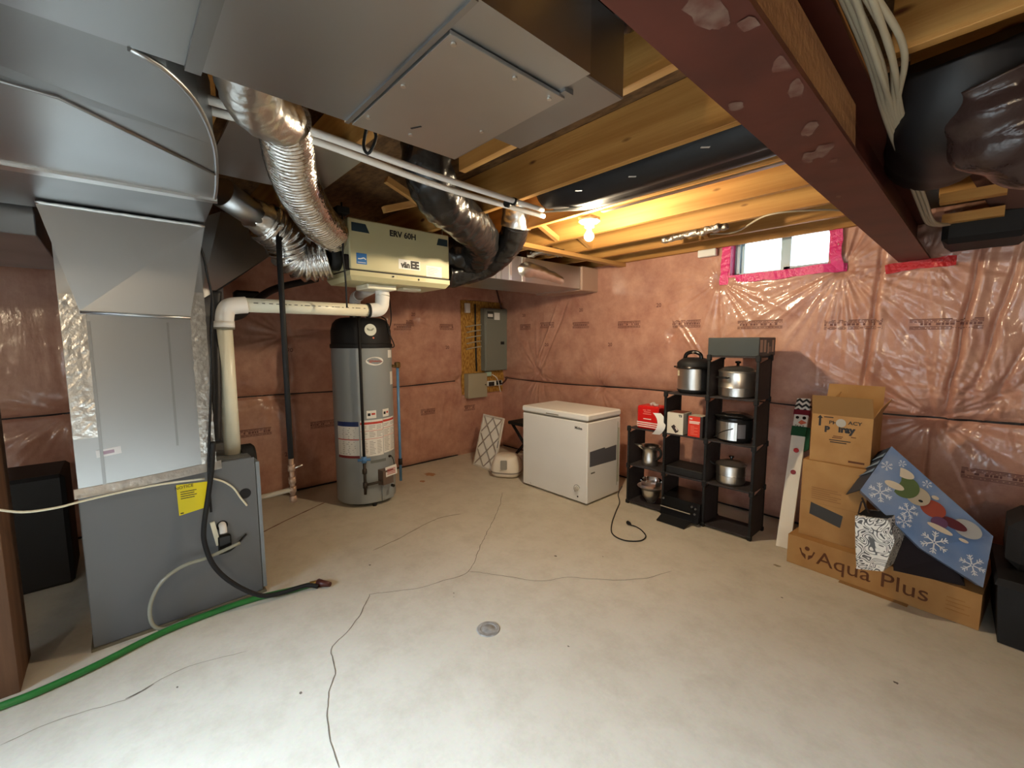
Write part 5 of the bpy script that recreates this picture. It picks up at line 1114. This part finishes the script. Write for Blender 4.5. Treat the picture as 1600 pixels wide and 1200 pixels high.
MB().box(-1.59, -1.48, 3.40, 3.51, z+.170, z+.172).build('pale_top', mat('pale_card', rgb(190, 178, 160), .5), t)
fr = face_frame((-1.592, 3.399, z), (1, 0, 0), (0, 0, 1))
decal(MB(), fr, .012, .034, .142, .152).build('white_mark', WC, t)
for b0, l in ((.12, .085), (.108, .08)): decal(MB(), fr, .010, .010+l, b0, b0+.009).build('white_bar', WC, t)
for k in range(6): decal(MB(), fr, .02, .05+.03*(k % 2), .085-.013*k, .089-.013*k).build('faded_print', mat('faded_orange_print', rgb(236, 130, 108), .5), t)
z = SZ[4]+.007
t = thing('long_box', 'long black box with pale striped end on top of the shelf', 'box', (-1.27, 3.5, z))
MB().box(-1.452, -1.088, 3.388, 3.735, z, z+.138, .003).build('carton', mat('dark_slate_card', rgb(56, 62, 62), .5), t)
fr = face_frame((-1.088, 3.388, z), (0, 1, 0), (0, 0, 1))
for a0, a1 in ((.015, .07), (.095, .14), (.175, .2), (.27, .31)): decal(MB(), fr, a0, a1, .03 if a0 != .175 else .02, .12 if a0 != .175 else .1).build('pale_stripe', mat('pale_brown_print', rgb(184, 160, 140), .5), t)
decal(MB(), fr, .2, .25, .03, .07).build('round_picture', mat('grey_brown_print', rgb(132, 112, 100), .5), t)

# ------------------------------------------------------------------ snowman plank
b0, b1 = at(1212, 853, 'z', 0), at(1228, 857, 'z', 0)
t0, t1 = at(1245, 622, 'y', 3.84), at(1268, 624, 'y', 3.84)
O = Vector((b0.x, b0.y, 0)); up_ = (t0-b0).normalized(); LEN = (t0-b0).length
xd = Vector((1, .06, 0)); xd = (xd-up_*xd.dot(up_)).normalized(); nd = xd.cross(up_).normalized()
if nd.y > 0: nd = -nd
SW = .088; TH = .036
sp = lambda a, h, c=0: O+Vector((0, 0, .003))+xd*a+up_*h+nd*c
sn = thing('snowman_plank', 'tall white plank painted as a snowman leaning beside the cardboard boxes', 'decoration', (O.x, O.y, 0))
def seg(h0, h1, m_, name, grow=0, wl=0): return MB().hexa([sp(-grow, h0, grow), sp(SW+grow, h0, grow), sp(SW+grow, h0, -TH-grow), sp(-grow, h0, -TH-grow)], [sp(-grow, h1, grow), sp(SW+grow, h1, grow), sp(SW+grow, h1, -TH-grow), sp(-grow, h1, -TH-grow)]).build(name, m_, sn)
kk = LEN/232.0
hv = lambda v: (853-v)*kk
WPNT = mat('white_paint', rgb(234, 226, 208), .5)
seg(0, hv(682), WPNT, 'body_board'); GRN = mat('green_felt', rgb(20, 78, 44), .8); seg(hv(682), hv(667), GRN, 'scarf', .005)
MB().hexa([sp(SW-.03, hv(720), .007), sp(SW+.03, hv(712), .005), sp(SW+.03, hv(712), -.04), sp(SW-.03, hv(720), -.04)], [sp(SW-.035, hv(672), .007), sp(SW+.035, hv(672), .005), sp(SW+.035, hv(672), -.04), sp(SW-.035, hv(672), -.04)]).build('scarf_tail', GRN, sn) if False else None
MB().hexa([sp(SW+.002, hv(705), -.004), sp(SW+.03, hv(700), -.006), sp(SW+.03, hv(700), -.03), sp(SW+.002, hv(705), -.03)], [sp(SW+.002, hv(667), -.004), sp(SW+.022, hv(667), -.006), sp(SW+.022, hv(667), -.03), sp(SW+.002, hv(667), -.03)]).build('scarf_tail', GRN, sn)
seg(hv(667), hv(646), WPNT, 'face_board')
seg(hv(648), hv(640), mat('dark_red_felt', rgb(122, 20, 34), .8), 'hat_band', .006)
def chevron_mat():
    m = bpy.data.materials.new('chevron_knit'); m.use_nodes = True; nt = m.node_tree; N = nt.nodes; L = nt.links; b = N['Principled BSDF']; b.inputs['Roughness'].default_value = .8
    tc = N.new('ShaderNodeTexCoord'); sx = N.new('ShaderNodeSeparateXYZ'); L.new(tc.outputs['Object'], sx.inputs[0])
    def mth(op, a, c): n = N.new('ShaderNodeMath'); n.operation = op; [L.new(v, n.inputs[i]) if not isinstance(v, (int, float)) else setattr(n.inputs[i], 'default_value', v) for i, v in enumerate((a, c))]; return n.outputs[0]
    zig = mth('MULTIPLY', mth('PINGPONG', mth('MULTIPLY', sx.outputs['X'], 1), .022), .8)
    q = mth('PINGPONG', mth('ADD', sx.outputs['Z'], zig), .018)
    g = mth('GREATER_THAN', q, .009); mx = N.new('ShaderNodeMix'); mx.data_type = 'RGBA'; L.new(g, mx.inputs[0])
    mx.inputs[6].default_value = rgb(40, 44, 42); mx.inputs[7].default_value = rgb(232, 226, 212); L.new(mx.outputs[2], b.inputs['Base Color']); return m
MB().hexa([sp(-.004, hv(640), .006), sp(SW+.004, hv(640), .006), sp(SW+.004, hv(640), -TH-.006), sp(-.004, hv(640), -TH-.006)], [sp(.004, hv(622), .004), sp(SW-.0, hv(621), .004), sp(SW, hv(621), -TH-.004), sp(.004, hv(622), -TH-.004)]).build('knit_hat', chevron_mat(), sn)
fc_ = (hv(667)+hv(646))/2
for a, r in ((.022, .011), (.066, .012)): MB().disc(sp(a, fc_+.018, .0), r, nd, .0025, 16).build('eye', BLACKG, sn)
b = MB(); b.hexa([sp(.03, fc_-.02, .002), sp(.05, fc_-.035, .002), sp(.088, fc_-.018, .002), sp(.05, fc_+.002, .002)], [sp(.034, fc_-.02, .012), sp(.05, fc_-.028, .012), sp(.084, fc_-.018, .006), sp(.05, fc_-.006, .012)]); b.build('carrot_nose', mat('carrot_orange', rgb(224, 110, 72), .6), sn)
for i, a in enumerate((.018, .03, .048, .066)): MB().disc(sp(a, fc_-.042-.006*math.sin(i), 0), .0035, nd, .002, 8).build('mouth_dot', BLACK, sn)
for v, mm in ((705, (190, 34, 36)), (739, (128, 28, 36))): MB().disc(sp(SW/2+.0, hv(v), 0), .017, nd, .006, 20).build('button', mat('button_%d' % v, rgb(*mm), .5), sn)
# ------------------------------------------------------------------ cardboard boxes
aq = thing('flat_carton', 'long low cardboard carton on the floor carrying the smaller boxes', 'box', (-.36, 3.45, 0))
A0, A1 = at(1229, 877, 'z', 0), at(1529, 986, 'z', 0)
ax_ = (A1-A0); AL = ax_.length; ax_ = ax_.normalized(); ay = Vector((-ax_.y, ax_.x, 0)); AH = .196; AD = .56
aP = lambda a, d, z: A0+ax_*a+ay*d+Vector((0, 0, z))
MB().hexa([aP(0, 0, .002), aP(AL, 0, .002), aP(AL, AD, .002), aP(0, AD, .002)], [aP(0, 0, AH), aP(AL, 0, AH), aP(AL, AD, AH), aP(0, AD, AH)]).build('carton', CARD, aq)
fa = face_frame(A0, ax_, (0, 0, 1))
text('Aqua Plus', .125, BRONZE, aq, fa(.435, .095), ax_, (0, 0, 1), bold=.0, sx=1.07)
b = MB(); b.disc(fa(.115, .135), .014, -ay, .001, 16); b.build('droplet_mark', BRONZE, aq)
for s in (-1, 1):
    b = MB(); K = [(.115+s*.006, .06), (.115+s*.03, .085), (.115+s*.045, .125), (.115+s*.036, .128), (.115+s*.028, .10), (.115+s*.008, .092)]; b.hexa([fa(a, e) for a, e in K], [fa(a, e, .001) for a, e in K]); b.build('hand_mark', BRONZE, aq)
b = MB()
for k in range(4):
    decal(MB(), fa, .765, .855-.02*(k % 2), .06+.022*k, .064+.022*k).build('faded_print', mat('faint_brown_print', rgb(158, 112, 58), .8), aq)
MB().hexa([aP(.30, -.03, .001), aP(.62, -.03, .001), aP(.62, .0, .001), aP(.30, .0, .001)], [aP(.30, -.03, .003), aP(.62, -.025, .003), aP(.62, .0, .006), aP(.30, .0, .006)]).build('loose_flap', CARDIN, aq)
# middle carton
def carton_frame(pl_, pr_, y0, y1):
    P = at(*pl_, 'y', y0); Q = at(*pr_, 'y', y1); X = Q-P; X.z = 0; return P, X.length, X.normalized()
mc = thing('middle_carton', 'plain cardboard box with a black stripe label, between the flat carton and the open box', 'box', (-.55, 3.5, AH))
PB_, LB, xb = carton_frame((1247, 838), (1352, 868), 3.32, 3.30); yb = Vector((-xb.y, xb.x, 0)); z0 = AH+.001; z1 = .71
LB = .345
mP = lambda a, d, z: Vector((PB_.x, PB_.y, 0))+xb*a+yb*d+Vector((0, 0, z))
MB().hexa([mP(0, 0, z0), mP(LB, 0, z0), mP(LB, .36, z0), mP(0, .36, z0)], [mP(0, 0, z1), mP(LB, 0, z1), mP(LB, .36, z1), mP(0, .36, z1)]).build('carton', CARD, mc)
fm = face_frame(mP(0, 0, z0), xb, (0, 0, 1))
q = [(.055, .155), (.225, .11), (.235, .19), (.06, .235)]
b = MB(); b.hexa([fm(a, e) for a, e in q], [fm(a, e, .0012) for a, e in q]); b.build('black_label', mat('charcoal_label', rgb(52, 50, 46), .45), mc)
for k in range(6): decal(MB(), fm, .06, .06+random.choice((.10, .14, .16)), .265+.014*k, .269+.014*k).build('printed_line', mat('brown_small_print', rgb(138, 98, 56), .8), mc)
decal(MB(), fm, .0, LB, .235, .2365, .0006).build('tape_crease', CARDIN, mc)
# open carton on top
oc = thing('open_carton', 'open-flapped cardboard box on top of the stack, marked PHARMACY', 'box', (-.5, 3.5, .712))
P0 = at(1264, 723, 'y', 3.33); Q0 = at(1358, 744, 'y', 3.33)
xo = (Q0-P0); xo.z = 0; LO = xo.length; xo.normalize(); yo = Vector((-xo.y, xo.x, 0)); DO = .34; zo = .712
HO = (at(1274, 646, 'y', 3.33).z-zo)
oP = lambda a, d, z: Vector((P0.x, P0.y, zo))+xo*a+yo*d+Vector((0, 0, z))
th = .005
def wallp(a0, a1, d0, d1, z0, z1): return MB().hexa([oP(a0, d0, z0), oP(a1, d0, z0), oP(a1, d1, z0), oP(a0, d1, z0)], [oP(a0, d0, z1), oP(a1, d0, z1), oP(a1, d1, z1), oP(a0, d1, z1)])
b = MB()
for q in ((0, LO, 0, th), (0, LO, DO-th, DO), (0, th, th, DO-th), (LO-th, LO, th, DO-th)):
    k = wallp(*q, 0, HO); b.add(k.v, k.f)
k = wallp(th, LO-th, th, DO-th, 0, th); b.add(k.v, k.f); b.build('carton', CARD, oc)
FH = .135
b = MB(); b.hexa([oP(.0, 0, HO), oP(LO, 0, HO), oP(LO, th, HO), oP(0, th, HO)], [oP(.004, -.05, HO+FH-.01), oP(LO-.004, -.05, HO+FH-.01), oP(LO-.004, -.045, HO+FH-.01), oP(.004, -.045, HO+FH-.01)]); b.build('front_flap', CARDIN, oc)
b = MB(); b.hexa([oP(.0, DO-th, HO), oP(LO, DO-th, HO), oP(LO, DO, HO), oP(0, DO, HO)], [oP(.01, DO+.02, HO+FH+.035), oP(LO, DO+.02, HO+FH+.035), oP(LO, DO+.025, HO+FH+.035), oP(.01, DO+.025, HO+FH+.035)]); b.build('back_flap', CARD, oc)
b = MB(); b.hexa([oP(LO-th, .02, HO), oP(LO, .02, HO), oP(LO, DO-.02, HO), oP(LO-th, DO-.02, HO)], [oP(LO+.02, .05, HO+.06), oP(LO+.025, .05, HO+.06), oP(LO+.045, DO-.02, HO+.10), oP(LO+.04, DO-.02, HO+.10)]); b.build('side_flap', CARD, oc)
b = MB(); b.hexa([oP(0, .05, HO), oP(th, .05, HO), oP(th, DO-.05, HO), oP(0, DO-.05, HO)], [oP(.10, .16, HO+.10), oP(.105, .16, HO+.10), oP(.105, DO-.10, HO+.13), oP(.10, DO-.10, HO+.13)]); b.build('side_flap', CARDIN, oc)
fo = face_frame(oP(0, 0, 0), xo, (0, 0, 1))
text('PH', .03, INK, oc, fo(.115, HO-.048), xo, (0, 0, 1), bold=.0006, sx=1.2); text('ACY', .03, INK, oc, fo(.225, HO-.04), xo, (0, 0, 1), bold=.0006, sx=1.15)
text('P', .05, INK, oc, fo(.085, HO-.095), xo, (0, 0, 1), bold=.003); text('iray', .058, INK, oc, fo(.185, HO-.085), xo, (0, 0, 1), bold=.003, sx=.95)
K = [(.030, .03), (.045, .05), (.06, .03), (.051, .03), (.051, -.02), (.039, -.02), (.039, .03)]
b = MB(); b.hexa([fo(a, HO-.055+e) for a, e in K], [fo(a, HO-.055+e, .001) for a, e in K]); b.build('up_arrow', INK, oc)
MB().disc(fo(.155, HO-.045, .001), .026, -yo, .0012, 20).build('round_seal', mat('grey_clear_seal', rgb(170, 164, 150), .35), oc)
MB().disc(fo(.155, HO-.12, .0003), .035, -yo, .0005, 3).build('torn_patch', CARD, oc)
for a0, a1, e in ((.065, .115, -.018), (.10, .21, -.162), (.105, .19, -.175)): decal(MB(), fo, a0, a1, HO+e, HO+e+.006).build('printed_line', INK, oc)
for a0, a1, e in ((.12, .17, -.135), (.115, .165, -.145), (.21, .235, -.13)): decal(MB(), fo, a0, a1, HO+e, HO+e+.005).build('printed_line', BRONZE, oc)
decal(MB(), fo, .205, .285, .02, .032).build('brown_scuff', BRONZE, oc)
# ------------------------------------------------------------------ gift bags on the flat carton
BLUEB = mat('gift_bag_blue', rgb(104, 132, 176), .38, 0, color2=rgb(134, 150, 178), vscale=5)
SNOW = mat('snowflake_white', rgb(222, 224, 226), .45)
gb_ = thing('blue_gift_bag', 'big blue snowflake gift bag lying slanted over the flat carton', 'bag', (0, 3.3, AH))
gA = at(1344, 766, 'y', 3.12); gB = at(1393, 697, 'y', 3.30); gC = at(1552, 838, 'y', 3.30); gD = at(1536, 918, 'y', 3.12); gE = at(1432, 868, 'y', 3.10)
nf = (gB-gA).cross(gD-gA).normalized()
if nf.y < 0: nf = -nf
dep = nf*.13+Vector((.02, .05, .0))
gE2 = gA.lerp(gD, .55)+(gE-gA.lerp(gD, .55))*.5
face = [gA, gE2, gD, gC, gB]
b = MB(); P = face+[p+dep for p in face]; b.add(P, [(0, 1, 2, 3, 4)]+[(i, (i+1) % 5, 5+(i+1) % 5, 5+i) for i in (0, 1, 2, 3)]+[(9, 8, 7, 6, 5)]); b.build('bag_body', BLUEB, gb_)
ux = (gD-gA).normalized(); uy0 = (gB-gA); uy = (uy0-ux*uy0.dot(ux)).normalized(); un = ux.cross(uy)
if un.y > 0: un = -un
UL = (gD-gA).length; UW = uy0.dot(uy)
gf = lambda a, e, c=0: gA.lerp(gD, a).lerp(gB.lerp(gC, a), e)+un*c
def snowflake(a, e, r, rot=0):
    b = MB(); c = gf(a, e)
    for k in range(6):
        t = rot+k*PI/3; d = ux*math.cos(t)+uy*math.sin(t); s = ux*-math.sin(t)+uy*math.cos(t)
        b.bar(c+d*.004+un*.0012, c+d*r+un*.0012, r*.10, .0015, un)
        for q in (.5, .75):
            for sg in (-1, 1): b.bar(c+d*r*q+un*.0012, c+d*(r*(q+.22))+s*(sg*r*.22)+un*.0012, r*.07, .0015, un)
    b.build('snowflake', SNOW, gb_)
for q in ((.13, .20, .055, .2), (.62, .10, .058, 0), (.90, .22, .05, .3), (.06, .66, .028, .1), (.37, .26, .042, .4), (.38, .05, .035, 0), (.40, .90, .022, .2), (.15, .88, .02, .5)): snowflake(*q)
def blob(name, a, e, rx, ry, m_, rot=0, lift=.0012, n=24):
    c = gf(a, e); b = MB(); P = [c+(ux*math.cos(rot)+uy*math.sin(rot))*(rx*math.cos(2*PI*i/n))+(uy*math.cos(rot)-ux*math.sin(rot))*(ry*math.sin(2*PI*i/n)) for i in range(n)]
    b.hexa([p+un*(lift-.001) for p in P], [p+un*lift for p in P]); b.build(name, m_, gb_)
CR = mat('cream_print', rgb(206, 190, 166), .5); FUR = mat('grey_beige_print', rgb(176, 162, 140), .5)
blob('green_picture', .27, .58, .060, .062, mat('olive_green_print', rgb(82, 98, 56), .5), .2)
blob('cream_picture', .19, .47, .045, .02, CR, .3, .0018); blob('cream_picture', .20, .76, .05, .026, CR, .25, .0018)
blob('face_picture', .38, .60, .055, .050, FUR, 0, .0022); blob('nose_picture', .415, .56, .010, .007, BLACK, .4, .003)
blob('red_picture', .52, .60, .055, .045, mat('brick_red_print', rgb(150, 66, 48), .5), .2, .0016); blob('plum_picture', .60, .47, .035, .03, mat('plum_print', rgb(98, 62, 92), .5), .5, .002)
blob('dark_red_picture', .69, .63, .06, .025, mat('maroon_print', rgb(88, 30, 38), .5), .25, .0018); blob('pale_picture', .62, .38, .055, .014, CR, .25, .0018); blob('pale_picture', .80, .74, .06, .045, mat('grey_snow_print', rgb(170, 168, 164), .5), .2, .0014)
blob('pale_picture', .50, .80, .016, .01, CR, .3, .0026); blob('pale_picture', .80, .50, .02, .008, CR, .3, .0026)
# lining of the bag mouth
mA, mB = gA+dep, gB+dep; K = at(1322, 772, 'y', 3.24); K2 = at(1372, 706, 'y', 3.42)
b = MB(); b.hexa([gA+(gB-gA)*.02, gB-(gB-gA)*.02, K2, K], [p+dep*.35 for p in (gA+(gB-gA)*.02, gB-(gB-gA)*.02, K2, K)])
b.build('bag_lining', mat('dark_blue_lining', rgb(40, 50, 66), .6), gb_)
for k in range(3):
    p0 = gA.lerp(gB, .42+.17*k); p1 = gA.lerp(gB, .50+.17*k); q0 = K.lerp(K2, .42+.17*k); lf = Vector((-.002, -.006, .002))
    MB().hexa([p0+lf, p1+lf, q0+lf], [p0+lf*2, p1+lf*2, q0+lf*2]).build('pale_fold', mat('pale_blue_fold', rgb(120, 142, 168), .6), gb_)
def swirl_mat():
    m = bpy.data.materials.new('silver_swirl_print'); m.use_nodes = True; nt = m.node_tree; N = nt.nodes; L = nt.links; b = N['Principled BSDF']; b.inputs['Roughness'].default_value = .35
    tc = N.new('ShaderNodeTexCoord'); nz = N.new('ShaderNodeTexNoise'); nz.inputs['Scale'].default_value = 11; nz.inputs['Detail'].default_value = 0; nz.inputs['Distortion'].default_value = 2.2
    L.new(tc.outputs['Object'], nz.inputs['Vector'])
    mt = N.new('ShaderNodeMath'); mt.operation = 'MULTIPLY'; mt.inputs[1].default_value = 7; L.new(nz.outputs['Fac'], mt.inputs[0])
    pp = N.new('ShaderNodeMath'); pp.operation = 'PINGPONG'; pp.inputs[1].default_value = .5; L.new(mt.outputs[0], pp.inputs[0])
    r = N.new('ShaderNodeValToRGB'); e = r.color_ramp.elements; e[0].position = .16; e[0].color = rgb(76, 72, 66); e[1].position = .24; e[1].color = rgb(226, 220, 208); L.new(pp.outputs[0], r.inputs[0]); L.new(r.outputs[0], b.inputs['Base Color'])
    b.inputs['Metallic'].default_value = .15; return m
sb_ = thing('silver_gift_bag', 'small silver gift bag with black swirl print in front of the flat carton', 'bag', (-.42, 3.1, .2))
YB = 3.06
s = [at(1336, 806, 'y', YB), at(1388, 812, 'y', YB), at(1398, 846, 'y', YB), at(1380, 893, 'y', YB-.02), at(1338, 889, 'y', YB-.02), at(1336, 850, 'y', YB)]
b = MB(); d_ = Vector((.03, .12, .015)); b.hexa(s, [p+d_ for p in s]); b.build('bag_body', swirl_mat(), sb_)
tl_, tr_ = s[0], s[1]; b = MB(); b.hexa([tl_+Vector((.004, .01, -.002)), tr_+Vector((-.004, .01, -.002)), tr_+d_*.9, tl_+d_*.9], [p+Vector((0, 0, .003)) for p in (tl_+Vector((.004, .01, -.002)), tr_+Vector((-.004, .01, -.002)), tr_+d_*.9, tl_+d_*.9)]); b.build('dark_lining', BLACK, sb_)
b = MB(); b.tube(resample([tl_+d_*.3+Vector((-.0, 0, 0)), tl_+Vector((.02, .05, .08)), tl_+Vector((.04, .06, .03)), tl_+Vector((.015, .06, .10)), tl_+Vector((.06, .06, .0))], .008), .004, 6); b.build('cord_handle', mat('brown_cord', rgb(48, 32, 28), .7), sb_)
# dark bag beneath the blue bag
b = MB(); q = [gE+Vector((-.09, .05, -.005)), gD+Vector((-.06, .10, .01)), gD+Vector((-.08, .42, .0)), gE+Vector((-.1, .42, 0))]
for p in q: p.z = AH+.002
q2 = [gE+Vector((-.12, .09, .10)), gD.lerp(gA, .25)+Vector((0, .14, -.03)), gD.lerp(gA, .25)+Vector((0, .36, -.02)), gE+Vector((-.12, .40, .14))]
b.hexa(q, q2); tag(b.build('dark_bag', mat('dark_plum_fabric', rgb(26, 16, 22), .8), None, q[0]), 'dark cloth bag under the slanted blue gift bag', 'bag')
# black totes at the right edge
tb = thing('black_tote', 'black storage tote standing on the floor at the right edge', 'tote', (.45, 3.3, 0))
a0 = at(1558, 1004, 'z', 0)
MB().hexa([(a0.x, a0.y, .003), (a0.x+.6, a0.y-.05, .003), (a0.x+.6, a0.y+.5, .003), (a0.x-.02, a0.y+.5, .003)], [(a0.x-.02, a0.y-.01, .30), (a0.x+.62, a0.y-.06, .30), (a0.x+.62, a0.y+.52, .30), (a0.x-.04, a0.y+.52, .30)]).build('bin', BLACK, tb)
MB().hexa([(a0.x-.03, a0.y-.02, .30), (a0.x+.63, a0.y-.07, .30), (a0.x+.63, a0.y+.53, .30), (a0.x-.05, a0.y+.53, .30)], [(a0.x-.02, a0.y-.0, .33), (a0.x+.62, a0.y-.05, .33), (a0.x+.62, a0.y+.52, .33), (a0.x-.04, a0.y+.52, .33)]).build('lid', BLACK, tb)
b = MB(); n = 10
b.box(a0.x+.0, a0.x+.62, a0.y+.12, a0.y+.50, .332, .60, .05); tag(b.build('black_bag', mat('black_cloth', (.012, .012, .014, 1), .85), None, (a0.x+.3, a0.y+.3, .332)), 'soft black bag lying on the black storage tote', 'bag')
